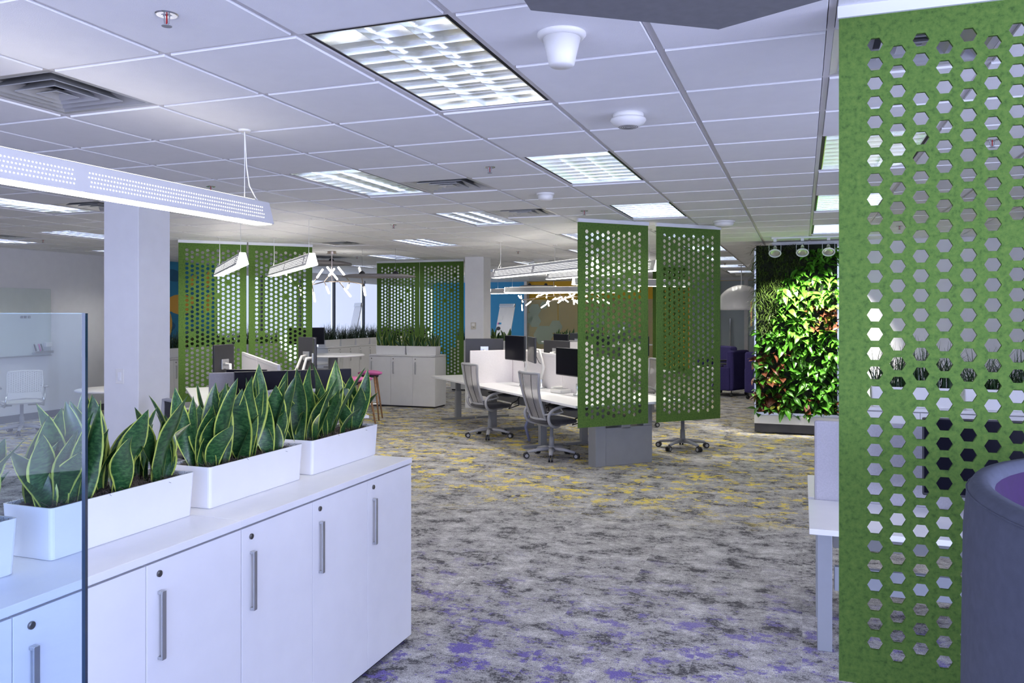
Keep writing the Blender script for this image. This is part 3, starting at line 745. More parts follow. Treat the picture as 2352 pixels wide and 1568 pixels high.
# ------------------------------------------------------------------ benches
DH = .695
def bench(corner, rz, n, lab, Wd=1.40, SL=1.55, end=True, h=DH, cross=(), screens=True, endscreen=False, fab='screenfab'):
    """local x: across both sides, local y: along the bench"""
    t = thing('bench_desk', lab, 'desk', (corner.x, corner.y, 0), rz); L = n*SL; m = Wd/2
    for k in range(n):
        for s in (0, 1):
            x0, x1 = (0, m-.03) if s == 0 else (m+.03, Wd)
            MB().box(x0, x1, k*SL+.003, (k+1)*SL-.003, h-.026, h).build('desktop', K['white'], t, bevel=.002)
        if screens:
            d = MB().box(m-.016, m+.016, k*SL+.01, (k+1)*SL-.01, h-.12, 1.16).build('spine_screen', K[fab], t, bevel=.006)
            MB().box(m-.019, m+.019, k*SL+.05, (k+1)*SL-.05, 1.128, 1.131).build('seam', K['rail'], d)
    for y in cross:
        MB().box(.02, m-.02, y-.013, y+.013, h-.02, 1.16).build('cross_screen', K[fab], t, bevel=.008)
        MB().box(m+.02, Wd-.02, y-.013, y+.013, h-.02, 1.16).build('cross_screen', K[fab], t, bevel=.008)
    MB().box(m-.06, m+.06, .10, L-.10, .40, .54).build('cable_tray', K['steel'], t, bevel=.003)
    for k in range(n+1):
        y = min(max(k*SL, .16), L-.16)
        if k == 0 and end:
            MB().box(m-.40, m-.27, .09, .25, 0, h-.027).build('end_post', K['steel'], t, bevel=.004)
            MB().box(m-.268, m+.35, .10, .24, 0, .42).build('end_panel', K['steel'], t, bevel=.004)
            MB().box(m+.23, m+.35, .10, .24, .421, h-.027).build('end_post', K['steel'], t, bevel=.004)
            continue
        for s in (-1, 1):
            x = m+s*.30
            MB().box(x-.045, x+.045, y-.035, y+.035, .035, .45).build('leg', K['steel'], t, bevel=.003)
            MB().box(x-.036, x+.036, y-.027, y+.027, .45, h-.027).build('leg_column', K['steel'], t, bevel=.003)
            MB().box(x-.28, x+.28, y-.035, y+.035, 0, .035).build('foot', K['steel'], t, bevel=.004)
    if endscreen:
        MB().box(.05, Wd-.02, -.03, 0, h-.25, 1.10).build('end_screen', K['greyfab'], t, bevel=.012)
    return t
def at(corner, rz, x, y, z=0):
    return Vector((corner.x+x*math.cos(rz)-y*math.sin(rz), corner.y+x*math.sin(rz)+y*math.cos(rz), z))
def monitor(loc, rz, lab, w=.55, hh=.325, zc=1.05, desk=DH, group=None, arm=True, tilt=0, port=False):
    """screen faces local -y; loc is the foot of the pole on the desk"""
    t = thing('monitor', lab, 'monitor', (loc.x, loc.y, desk), rz, group)
    z = zc-desk
    MB().box(-w/2, w/2, -.14, -.112, z-hh/2, z+hh/2).build('housing', K['darkback'], t, bevel=.006)
    MB().box(-w/2+.006, w/2-.006, -.1425, -.1401, z-hh/2+.014, z+hh/2-.006).build('display', K['screen'], t)
    MB().box(-.06, .06, -.112, -.095, z-.06, z+.06).build('mount_plate', K['alu'], t, bevel=.004)
    if arm:
        MB().lathe([(.055, 0), (.055, .018), (.024, .024), (.021, .10), (.021, .14), (.001, .14)], 18).build('clamp_base', K['alu'], t, True)
        MB().tube([(0, 0, .12), (.06, .02, z*.55), (.0, -.03, z), (0, -.10, z)], [.022, .020, .018, .02], 8).build('arm', K['plastic_w'], t, True)
        MB().tube([(.02, -.09, z-.05), (.06, -.04, z-.17), (.02, .01, z-.20), (.0, .02, .10)], .004, 5).build('cable', K['cable'], t, True)
    else:
        MB().tube([(0, -.03, 0), (0, -.03, z), (0, -.10, z)], .018, 8).build('pole', K['alu'], t, True)
        MB().box(-.11, .11, -.13, .07, 0, .012).build('foot', K['alu'], t, bevel=.004)
    return t
B1 = m0+E2*.05
bench(B1, R(45), 3, 'long white bench desk with grey end legs behind the hanging green screens', cross=(3.05,))
def mon_at(x, y, rz, *args, **kw):     # x, y: bench position of the screen centre
    q = at(B1, R(45), x, y); return monitor(q-Vector((math.sin(rz), -math.cos(rz), 0))*.126, rz, *args, **kw)
mon_at(.42, 2.40, R(-42), 'black monitor on an arm before the white divider between the mesh chairs', .55, .335, 1.215)
mon_at(.50, 2.05, R(-62), 'second black monitor edge on beside the one between the mesh chairs', .55, .335, 1.205)
mon_at(.46, .98, R(-42), 'black monitor half hidden by the spotlit green screen', .55, .335, 1.10)
mon_at(.40, 3.42, R(203), 'wide dark monitor back above the white cross divider', .56, .35, 1.14)
mon_at(.95, 2.2, R(145), 'dark monitor back over the divider nearest the spotlit screen', .55, .33, 1.15)
mon_at(.95, .9, R(135), 'dark monitor on the armchair side of the bench', .55, .33, 1.12)
B2 = W(-3.03, 7.86)+E1*.0
bench(B2, R(45), 2, 'white bench desk behind the snake plants with a grey fabric end screen', Wd=1.45, end=False, endscreen=True)
monitor(at(B2, R(45), .42, 1.45), R(270), 'dark monitor back on a white mount near the grey end screen', .34, .46, 1.09)
monitor(at(B2, R(45), .55, .75), R(-45+60), 'small dark monitor leaning behind the grey end screen', .45, .30, .93)
monitor(at(B2, R(45), 1.32, 1.85), R(135-8), 'tall dark monitor back by the round bar table', .36, .50, 1.12)
monitor(at(B2, R(45), 1.36, 2.35), R(135+30), 'second tall dark monitor behind the one by the bar table', .34, .50, 1.12)
# end desk in front of the grey end screen with the very wide display
B2e = B2-E2*.78+E1*.1
t = thing('end_desk', 'white desk under the very wide black display', 'desk', (B2e.x, B2e.y, 0), R(45))
MB().box(0, 1.35, 0, .70, DH-.026, DH).build('desktop', K['white'], t, bevel=.002)
for x in (.12, 1.23):
    MB().box(x-.04, x+.04, .31, .39, .035, DH-.027).build('leg', K['steel'], t, bevel=.003); MB().box(x-.04, x+.04, .05, .65, 0, .035).build('foot', K['steel'], t, bevel=.004)
wm = monitor(at(B2, R(45), .83, -.14), R(45), 'very wide black display facing the snake plants', 1.14, .36, .94, arm=False)
B3 = W(1.55, 13.2)
bench(B3, R(45), 2, 'second white bench desk behind the middle bench', end=False, cross=(1.55,))
for k, (x, y, a, lab) in enumerate([(.86, .5, 135, 'dark monitor back at the near end of the second bench'), (.86, 1.18, 137, 'dark monitor back beside the near one on the second bench'), (.86, 2.0, 133, 'navy lit monitor toward the far end of the second bench'), (.86, 2.68, 135, 'dark monitor back at the far end of the second bench'), (.54, .8, -45, 'black monitor facing the mesh chair at the second bench'), (.54, 2.3, -45, 'black monitor facing out at the blue wall end of the second bench')]):
    monitor(at(B3, R(45), x, y), R(a), lab, .58, .34, 1.12)
B4 = W(2.1, 18.6)
bench(B4, R(45), 2, 'raised white bench desk in front of the yellow wall', end=False, h=.95)
monitor(at(B4, R(45), .86, .6), R(135), 'dark monitor back high on the raised desk', .60, .34, 1.30, desk=.95)
monitor(at(B4, R(45), .86, 1.9), R(135), 'second dark monitor back on the raised desk', .60, .34, 1.26, desk=.95)
B5 = Vector((.03, 3.90, 0))
bench(B5, 0, 1, 'white desk with grey blue legs beside the large green screen', Wd=3.0, SL=1.30, end=False, screens=False, cross=())
b5 = [o for o in bpy.data.objects if o.name.startswith('bench_desk')][-1]
for ch in list(b5.children): bpy.data.objects.remove(ch)
DH5 = .70
MB().box(0, 3.0, 0, .62, DH5-.026, DH5).build('desktop', K['white'], b5, bevel=.002)
MB().box(0, 3.0, .68, 1.30, DH5-.026, DH5).build('desktop', K['white'], b5, bevel=.002)
MB().box(.03, 1.5, .635, .665, DH5-.06, 1.115).build('divider', K['greyfab'], b5, bevel=.012)
MB().box(1.52, 2.97, .635, .665, DH5-.06, 1.115).build('divider', K['greyfab'], b5, bevel=.012)
K['legblue'] = mat('leg_satin_metal', (.42, .45, .50), .35, .6, var=.03)
for x in (.045, 2.95):
    MB().box(x-.005, x+.065, .38, .45, 0, DH5-.027).build('leg', K['legblue'], b5, bevel=.003); MB().box(x-.005, x+.065, .85, .92, 0, DH5-.027).build('leg', K['legblue'], b5, bevel=.003)
MB().box(.12, 2.94, .40, .44, .30, .42).build('rail', K['legblue'], b5, bevel=.003)
MB().box(.12, 2.94, .60, .70, .46, .56).build('cable_tray', K['steel'], b5, bevel=.003)
for k, (u, lab) in enumerate([(.85, 'large black monitor behind the large green screen'), (1.50, 'second black monitor behind the large green screen'), (2.15, 'third black monitor behind the large green screen')]):
    monitor(Vector((u, 4.40, 0)), 0, lab, .62, .37, 1.0, desk=DH5)

# ------------------------------------------------------------------ task chairs
def hexgrid(nc, nr, pitch, rad, warp, thick=.004):
    mb = MB(); pz = pitch*.92
    for c in range(nc):
        for k in range(nr):
            x = (c-(nc-1)/2)*pitch; z = k*pz+(pz/2 if c % 2 else 0)
            h = [(x+rad*math.cos(R(60*q)), z+rad*math.sin(R(60*q))) for q in range(6)]
            o = [(x+pitch/2, z), (x+pitch/2, z+pz/2), (x-pitch/2, z+pz/2), (x-pitch/2, z), (x-pitch/2, z-pz/2), (x+pitch/2, z-pz/2)]
            b = len(mb.v); mb.v += [warp(*p) for p in h]+[warp(*p) for p in o]
            for q in range(6):
                w = (q+1) % 6; mb.f.append((b+q, b+6+q, b+6+w, b+w)); mb.m.append(0)
    return mb
def chair_base(t, frame, zseat=.40):
    MB().tube([(0, 0, .10), (0, 0, .24), (0, 0, .241), (0, 0, zseat)], [.032, .030, .022, .022], 14).build('gas_column', K['steel'], t, True)
    st = MB().lathe([(.045, .075), (.05, .09), (.045, .125), (.03, .135)], 16).build('star_base', frame, t, True)
    for k in range(5):
        a = R(72*k+20); ca, sa = math.cos(a), math.sin(a)
        l = MB().tube([(ca*.03, sa*.03, .105), (ca*.16, sa*.16, .098), (ca*.29, sa*.29, .075)], [.034, .028, .020], 8, flat=.75).build('leg', frame, st, True)
        cx_, cy_ = ca*.295, sa*.295; w = MB(); tx, ty = -sa, ca
        for s in (-1, 1):
            o_ = Vector((cx_+tx*s*.016+ca*.012, cy_+ty*s*.016+sa*.012, .034)); d = Vector((tx, ty, 0))
            w.tube([o_-d*.010, o_+d*.010], .034, 16)
        w.tube([(cx_, cy_, .075), (cx_, cy_, .045)], .010, 8)
        w.build('caster', K['black'], st)
        h = MB()
        for s in (-1, 1):
            o_ = Vector((cx_+tx*s*.0270+ca*.012, cy_+ty*s*.0265+sa*.012, .034)); d = Vector((tx, ty, 0)); h.tube([o_-d*.0012, o_+d*.0012], .020, 12)
        h.build('caster_hub', frame, st)
def task_chair(name, lab):
    t = thing(name, lab, 'chair'); fr = K['frame']
    chair_base(t, fr)
    def seat(u, v):
        a, b = (u-.5)*2, (v-.5)*2
        n = (abs(a)**3.2+abs(b)**3.2)**(1/3.2); k = max(abs(a), abs(b))/n if n > 1e-6 else 1
        x, y = a*k*.245, b*k*.245; e = max(abs(a), abs(b))
        return (x+.02, y, .455+.018*math.sqrt(max(0, 1-e**4))-.02*max(0, a)**3-.012*math.cos(b*1.5))
    mb = MB().grid(seat, 14, 14)
    mb.grid(lambda u, v: tuple(Vector(seat(u, v))*1 - Vector((0, 0, .05+.0*u)))[:3], 14, 14)
    mb2 = MB(); mb2.lathe([(.001, .40), (.19, .405), (.243, .425), (.247, .445), (.235, .462), (.15, .47), (.001, .468)], 32)
    mb2.v = [((max(-1, min(1, x/.247))*.25+.02) if True else 0, y, z-.02*max(0, x/.25)**2) for x, y, z in mb2.v]
    # squarer plan
    v2 = []
    for x, y, z in mb2.v:
        dx, dy = (x-.02), y; r_ = math.hypot(dx, dy)
        if r_ > 1e-6:
            k = r_/((abs(dx)**3.4+abs(dy)**3.4)**(1/3.4)); dx, dy = dx*min(k, 1.16), dy*min(k, 1.16)
        v2.append((dx+.02, dy, z))
    mb2.v = v2; mb2.build('seat', K['seat'], t, True)
    MB().box(-.16, .17, -.13, .13, .375, .405, tx=.03, ty=.03).build('seat_pan', fr, t, bevel=.01)
    # back: reclined frame
    def bp(s, v):   # s -1..1 across, v 0..1 up
        w = .165+.06*v-.015*math.sin(v*math.pi)
        return (-.215-.13*v-.03*math.sin(v*math.pi)-.035*s*s*(-1)-.0, s*w, .47+.53*v)
    loop = [bp(-1, v/10) for v in range(11)]+[bp(s/5, 1.0+.012*(s/5)**2) for s in range(-4, 5)]+[bp(1, v/10) for v in range(10, -1, -1)]+[bp(s/5, 0) for s in range(4, -5, -1)]
    MB().tube(loop, .0165, 8, close=True).build('back_frame', fr, t, True)
    MB().grid(lambda u, v: bp((u-.5)*2, v), 8, 10).build('back_mesh', K['mesh'], t, True)
    for s in (-.45, .45):
        MB().tube([tuple(Vector(bp(s, v/8))+Vector((-.004, 0, 0))) for v in range(9)], .003, 5).build('mesh_seam', K['black'], t)
    for s in (-1, 1):
        p = [(.02, s*.14, .39), (-.10, s*.235, .385), (-.19, s*.262, .425), (-.215, s*.27, .52), (-.165, s*.272, .585), (-.06, s*.27, .618), (.05, s*.268, .630), (.10, s*.266, .634)]
        # smooth
        for _ in range(2):
            z = [p[0]]
            for a, b in zip(p, p[1:]):
                a, b = Vector(a), Vector(b); z += [tuple(a*.75+b*.25), tuple(a*.25+b*.75)]
            z.append(p[-1]); p = z
        ar = MB().tube(p, .018, 8).build('arm', fr, t, True)
        MB().tube([(-.06, s*.268, .618), (.0, s*.25, .56), (-.08, s*.225, .535), (-.22, s*.19, .53)], .011, 7).build('arm_link', fr, ar, True)
        pad = MB().box(.05, .30, s*.268-.042, s*.268+.042, .634, .660).build('arm_pad', fr, t, bevel=.012, seg=3)
    return t
ch = task_chair('task_chair', 'grey mesh task chair in front of the white cross divider')
q = P(1125, 1003, 0); ch.location = q; ch.rotation_euler = (0, 0, R(50))
q = P(1267, 1050, 0); dup(ch, q, R(49), 'grey mesh task chair tucked closest to the spotlit green screen')
q = P(1568, 1030, 0); dup(ch, q, R(225), 'grey mesh task chair behind the screen beside the violet armchair')
q = W(-3.82, 8.75); dup(ch, q, R(45+18), 'grey mesh task chair beside the white column and desk corner')
q = at(B2e, R(45), .62, -.12); dup(ch, q, R(135-10), 'grey mesh task chair in front of the very wide black display')
q = W(1.85, 11.9); dup(ch, q, R(215), 'grey mesh task chair on the hidden side of the middle bench')
q = at(B3, R(45), -.35, 1.1); dup(ch, q, R(45), 'grey mesh task chair at the second bench')
q = Vector((1.75, 5.9, 0)); dup(ch, q, R(250), 'grey mesh task chair seen through the large green screen')
bc = dup(ch, W(-2.84, 5.95), R(240), 'black backed task chair in front of the white column')
for o in bc.children:
    if o.name.split('.')[0] == 'back_mesh':
        o.data = o.data.copy(); o.data.materials.clear(); o.data.materials.append(K['dark'])
# white chairs
def white_chair(lab, loc, rz):
    t = thing('white_chair', lab, 'chair', loc, rz); chair_base(t, K['frame'], .41)
    MB().box(-.22, .24, -.23, .23, .425, .45, tx=.04, ty=.03).build('seat', K['plastic_w'], t, bevel=.012)
    mb = hexgrid(15, 12, .0275, .0095, lambda x, z: (-.235-.10*z-.25*x*x*(-1)*.9-.02, x, .60+z))
    mb.build('back_panel', K['plastic_w'], t)
    def w2(x, z): return (-.235-.10*(z-.60)+.225*x*x-.02, x, z)
    loop = [w2(-.212+.006*math.sin(k), .56+k*.036) for k in range(9)]+[w2(-.20+.04*k, .885+.012*math.sin(k/10*math.pi)) for k in range(11)]+[w2(.212, .848-k*.036) for k in range(9)]
    MB().tube(loop, .009, 7).build('back_rim', K['plastic_w'], t, True)
    MB().grid(lambda u, v: w2((u-.5)*.43, .50+.02*(1-abs(u-.5)*2)+v*(.095-.02*(1-abs(u-.5)*2))), 10, 2).build('lumbar_band', K['plastic_w'], t, True)
    for s in (-1, 1):
        MB().tube([(-.22, s*.215, .55), (-.25, s*.23, .47), (-.2, s*.235, .40), (.1, s*.235, .39), (.15, s*.1, .385)], .012, 7).build('frame_tube', K['alu'], t, True)
        MB().tube([(-.05, s*.24, .40), (-.05, s*.275, .45), (-.04, s*.28, .64)], .010, 7).build('arm_post', K['alu'], t, True)
        MB().box(-.12, .12, s*.28-.03, s*.28+.03, .64, .665).build('arm_pad', K['frame'], t, bevel=.01)
    return t
wc = white_chair('white perforated shell chair in front of the glass marker board', P(50, 995, 0), R(150))
dup(wc, D(750, 15.2), R(200), 'white perforated chair behind the round bar table')
dup(wc, D(722, 16.2), R(20), 'white perforated chair at the low round table by the windows')

# ------------------------------------------------------------------ bar table, stools, small tables
t = thing('bar_table', 'round white bar height table on a grey post', 'table', D(765, 12.2))
MB().lathe([(.001, 1.035), (.46, 1.035), (.475, 1.045), (.475, 1.055), (.46, 1.062), (.001, 1.062)], 48).build('table_top', K['white'], t, True)
MB().lathe([(.07, .02), (.07, 1.034)], 24).build('post', K['steel'], t, True)
MB().lathe([(.34, 0), (.34, .012), (.08, .03), (.001, .03)], 36).build('foot_plate', K['steel'], t, True)
def stool(lab, loc, rz):
    t = thing('bar_stool', lab, 'stool', loc, rz)
    mb = MB().lathe([(.001, .70), (.15, .70), (.19, .715), (.195, .735), (.17, .748), (.001, .735)], 28)
    mb.v = [(x, y*.9, z+.9*y*y+.25*x*x) for x, y, z in mb.v]; mb.build('seat', K['pink'], t, True)
    MB().lathe([(.13, .675), (.14, .705)], 20).build('seat_plate', K['dark'], t)
    for a in (45, 135, 225, 315):
        ca, sa = math.cos(R(a)), math.sin(R(a)); MB().tube([(ca*.12, sa*.12, .69), (ca*.24, sa*.24, 0)], [.019, .012], 8).build('leg', K['wood'], t, True)
    MB().tube([(.2*math.cos(R(45+90*k)), .2*math.sin(R(45+90*k)), .26) for k in range(4)], .007, 6, close=True).build('foot_rail', K['chrome'], t)
    return t
s1 = stool('pink saddle bar stool with wooden legs by the white cabinet', D(850, 12.75), R(20))
dup(s1, D(826, 11.5), R(75), 'pink bar stool tucked behind the very wide black display')
def round_table(lab, loc, r, h=.73):
    t = thing('round_table', lab, 'table', loc)
    MB().lathe([(.001, h-.03), (r-.02, h-.03), (r, h-.018), (r, h-.008), (r-.015, h), (.001, h)], 40).build('table_top', K['white'], t, True)
    MB().lathe([(.035, .02), (.035, h-.03)], 16).build('post', K['steel'], t, True); MB().lathe([(r*.65, 0), (r*.65, .012), (.05, .03), (.001, .03)], 28).build('foot_plate', K['steel'], t, True)
round_table('small round white table partly hidden by the light switch column', D(262, 10.2), .45)
round_table('low round white table near the windows', D(705, 15.6), .45)
# wide dark display by the windows
cw = Vector((UW+.75, 13.95, 0))
t = thing('standing_display', 'dark navy display on a white stand near the windows', 'display', D(704, 14.6), R(30))
MB().box(-.32, .32, -.02, .02, 1.12, 1.43).build('housing', K['darkback'], t, bevel=.006); MB().box(-.31, .31, -.0225, -.0201, 1.13, 1.42).build('screen', K['screen'], t)
MB().box(-.05, .05, -.02, .02, .03, 1.12).build('post', K['plastic_w'], t); MB().box(-.25, .25, -.2, .2, 0, .03).build('foot', K['plastic_w'], t, bevel=.005)

# ------------------------------------------------------------------ glass screen at the left
g0 = D(197.5, 1.50)
gd = Vector((-.98, .20, 0)).normalized()
gd = (W(-1, -.12)-W(0, 0)).normalized()
t = thing('glass_screen', 'clear frameless glass screen with a dark polished edge', 'glass screen', (g0.x, g0.y, 0), math.atan2(gd.y, gd.x))
gm = MB(); gm.quad((.006, 0, .01), (.66, 0, .01), (.66, 0, CAMH), (.006, 0, CAMH)); gm.build('pane', K['glass'], t)
MB().box(-.001, .005, -.006, .006, .01, CAMH+.001).build('polished_edge', K['glass_edge'], t)
MB().box(.005, .66, -.006, .006, CAMH, CAMH+.0015).build('top_edge', glassmat('top_edge_glass', (.75, .9, 1.0)), t)
MB().box(-.01, .66, -.02, .02, 0, .05).build('floor_channel', K['alu'], t)

# ------------------------------------------------------------------ navy high back lounge chair at the right
def lounge():
    q = W(1.58, 1.36); t = thing('tub_chair', 'high curved navy tub chair with a purple lining', 'lounge chair', (q.x, q.y, 0), TH)
    H = 1.325; outer = []; n = 40
    # plan: rounded shell opening to the right (+x), left side flat towards the camera
    def plan(s):   # s 0..1 from the front left lip round the left to the back right
        a = R(-118 + 0) ; ang = math.radians(265 - 215*s); ex = 2.15
        c, d = math.cos(ang), math.sin(ang); k = (abs(c)**ex+abs(d)**ex)**(-1/ex)
        return Vector((c*k*.70, d*k*.70, 0)), Vector((c, d, 0)).normalized()
    th = .075
    secs = []
    for i in range(n+1):
        p, nn = plan(i/n); h = H
        prof = [(0, .10), (.006, .5), (.0, 1.0), (-.003, h-.10), (-.010, h-.018), (-.022, h), (-.048, h+.003), (-.062, h-.015), (-.068, h-.10)]
        secs.append([tuple(p+nn*d+Vector((0, 0, z))) for d, z in prof])
    mb = MB(); k = len(secs[0]); mb.v = [v for s in secs for v in s]
    for i in range(n):
        for j in range(k-1): mb.f.append((i*k+j, i*k+j+1, (i+1)*k+j+1, (i+1)*k+j)); mb.m.append(0)
    for i in (0, n): mb.f.append(tuple(i*k+j for j in range(k))); mb.m.append(0)
    mb.build('shell', K['navy'], t, True)
    mb = MB(); prof = [(-.0625, H-.02), (-.075, H-.10), (-.13, .9), (-.14, .5)]; k = 4
    for i in range(n+1):
        p, nn = plan(i/n); mb.v += [tuple(p+nn*d+Vector((0, 0, z))) for d, z in prof]
    for i in range(n):
        for j in range(k-1): mb.f.append((i*k+j, i*k+j+1, (i+1)*k+j+1, (i+1)*k+j)); mb.m.append(0)
    mb.build('lining', K['purple'], t, True)
    mb = MB()
    pl = [plan(i/n) for i in range(n+1)]
    mb.tube([tuple(p+nn*(-.010)+Vector((0, 0, H-.018))) for p, nn in pl], .0022, 5); mb.build('piping', K['navy'], t, True)
    MB().prism([tuple((p-nn*.13)[:2]) for p, nn in pl], .36, .46).build('seat', K['purple'], t, bevel=.03, seg=3)
    MB().prism([tuple((p-nn*.08)[:2]) for p, nn in pl], 0, .10).build('plinth', K['dark'], t)
lounge()

# ------------------------------------------------------------------ planted green wall
gb = P(1733, 994, 0); GX0 = gb.x; GX1 = D(1926, 11.0).x; GY = gb.y
GW = GX1-GX0
lw = thing('living_wall', 'tall planted green wall of glossy leaves under track lights', 'living wall', (GX0, GY, 0))
MB().box(0, GW, .02, .16, .02, .14).build('plinth', K['base'], lw)
MB().box(-.005, GW+.005, -.01, .17, .14, .26).build('trough', K['plastic_w'], lw, bevel=.004)
MB().box(.0, GW, -.012, -.006, .262, .30).build('trough_lip', K['alu'], lw)
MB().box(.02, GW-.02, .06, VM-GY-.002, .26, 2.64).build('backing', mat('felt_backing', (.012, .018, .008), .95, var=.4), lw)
MB().box(-.005, .018, .04, VM-GY-.002, .26, 2.6).build('side_frame', K['alu'], lw); MB().box(GW-.018, GW+.005, .04, VM-GY-.002, .26, 2.6).build('side_frame', K['alu'], lw)
MB().box(-.055, -.035, .03, .05, 1.50, 1.85).build('irrigation_pipe', K['wood'], lw)
def wleaf(L, w, droop, fold, mt_, heart=False):
    def fn(u, v):
        if heart: ww = w*(math.sin(math.pi*min(1, v*.93+.09))**.75)*(1.15-.45*v)
        else: ww = w*math.sin(math.pi*(v**.85))**.9
        s = (u-.5)*2
        return (s*ww, -L*v*(1-.15*droop*v)*.95, .05*L*math.sin(v*3)-droop*L*v*v*.6-fold*ww*(1-abs(s)))
    return MB().grid(fn, 4, 7, uv=True).mesh('leaf', mt_, True)
wl = {'lance': [wleaf(.17, .032, .5, .4, K['lance']), wleaf(.14, .026, .9, .5, K['lance']), wleaf(.20, .034, .7, .3, K['lance'])],
      'heart': [wleaf(.14, .045, .5, .3, K['heart'], True), wleaf(.12, .040, .8, .2, K['heart'], True), wleaf(.19, .034, .6, .4, K['heart'])],
      'red': [wleaf(.15, .044, .5, .25, K['red'], True), wleaf(.13, .036, .8, .3, K['red'], True)],
      'yell': [wleaf(.14, .042, .5, .25, K['yell'], True)]}
rw = random.Random(5)
def zone(x, z):
    f = x/GW
    if f < .33+.10*math.sin(z*3.1) and z > 1.45: return 'fern'
    if f < .62 and z > 2.33: return 'fern'
    if f > .66 and 1.44 < z < 1.78: return 'red' if rw.random() < .62 else ('yell' if rw.random() < .5 else 'heart')
    if z > 1.25 and f > .30: return 'lance'
    if f < .35 and z < 1.15: return rw.choice(['red', 'heart', 'heart', 'yell' if rw.random() < .25 else 'red'])
    if z < .55 and rw.random() < .55: return rw.choice(['red', 'heart', 'heart', 'yell' if rw.random() < .3 else 'heart'])
    return 'lance' if rw.random() < .55 else 'heart'
def leaf_rot(r, out=True):
    yaw = r.uniform(-1.25, 1.25); pit = r.uniform(-.5, .75); rol = r.uniform(-.7, .7)
    return (Matrix.Rotation(yaw, 4, 'Z') @ Matrix.Rotation(pit, 4, 'X') @ Matrix.Rotation(rol, 4, 'Y'))
pts = []
for k in range(1500):
    x, z = rw.uniform(.0, GW), rw.uniform(.30, 2.60); zn = zone(x, z)
    if zn == 'fern': continue
    pts.append((x, z, zn))
single = 0
masses = {}
for k, (x, z, zn) in enumerate(pts):
    me = rw.choice(wl[zn]); sc = rw.uniform(.75, 1.2); M4 = leaf_rot(rw)
    dep = rw.uniform(-.02, .05)
    if k < 290:
        o = link('leaf', me, lw, (x, dep-.02, z)); o.rotation_euler = M4.to_euler(); o.scale = (sc, sc, sc)
    else:
        mm = masses.setdefault(zn, MB());
        if mm.uv is None: mm.uv = {}
        b = len(mm.v); uvd = {}
        for l in me.loops: uvd[l.vertex_index] = tuple(me.uv_layers[0].data[l.index].uv)
        for vi, v in enumerate(me.vertices):
            w_ = M4 @ (v.co*sc*.95); mm.v.append((x+w_.x, dep+.03+w_.y, z+w_.z)); u_ = uvd.get(vi, (0, 0)); mm.uv[b+vi] = (u_[0], u_[1]+k*.13)
        for pl_ in me.polygons: mm.f.append(tuple(b+i for i in pl_.vertices)); mm.m.append(0)
for zn, mm in masses.items(): tag(mm.build('foliage', K[zn], lw, True), kind='stuff')
fm = MB(); fm.uv = {}
for k in range(2600):
    x, z = rw.uniform(-.01, GW*.66), rw.uniform(1.35, 2.64)
    if zone(x, z) != 'fern' and rw.random() > .12: continue
    edge = x < .12
    yaw = rw.uniform(-1.4, 1.4)-(1.0*rw.random() if edge else 0); L_ = rw.uniform(.07, .16)+(.05 if edge else 0); pit = rw.uniform(-.7, .6); w = rw.uniform(.0035, .007)
    d = Vector((math.sin(yaw)*math.cos(pit), -math.cos(yaw)*math.cos(pit), math.sin(pit))); sd_ = d.cross(Vector((rw.uniform(-.5, .5), 0, 1))).normalized()*w
    p0 = Vector((x, rw.uniform(.0, .06), z)); b = len(fm.v)
    for i in range(4):
        s = i/3; c = p0+d*L_*s-Vector((0, 0, .35*L_*s*s)); q = (1-s*s)*.95+.05
        fm.v += [tuple(c+sd_*q), tuple(c-sd_*q)]; fm.uv[b+2*i] = (0, s+k*.21); fm.uv[b+2*i+1] = (1, s+k*.21)
    for i in range(3): fm.f.append((b+2*i, b+2*i+1, b+2*i+3, b+2*i+2)); fm.m.append(0)
tag(fm.build('fern_tufts', K['fern'], lw, True), kind='stuff')
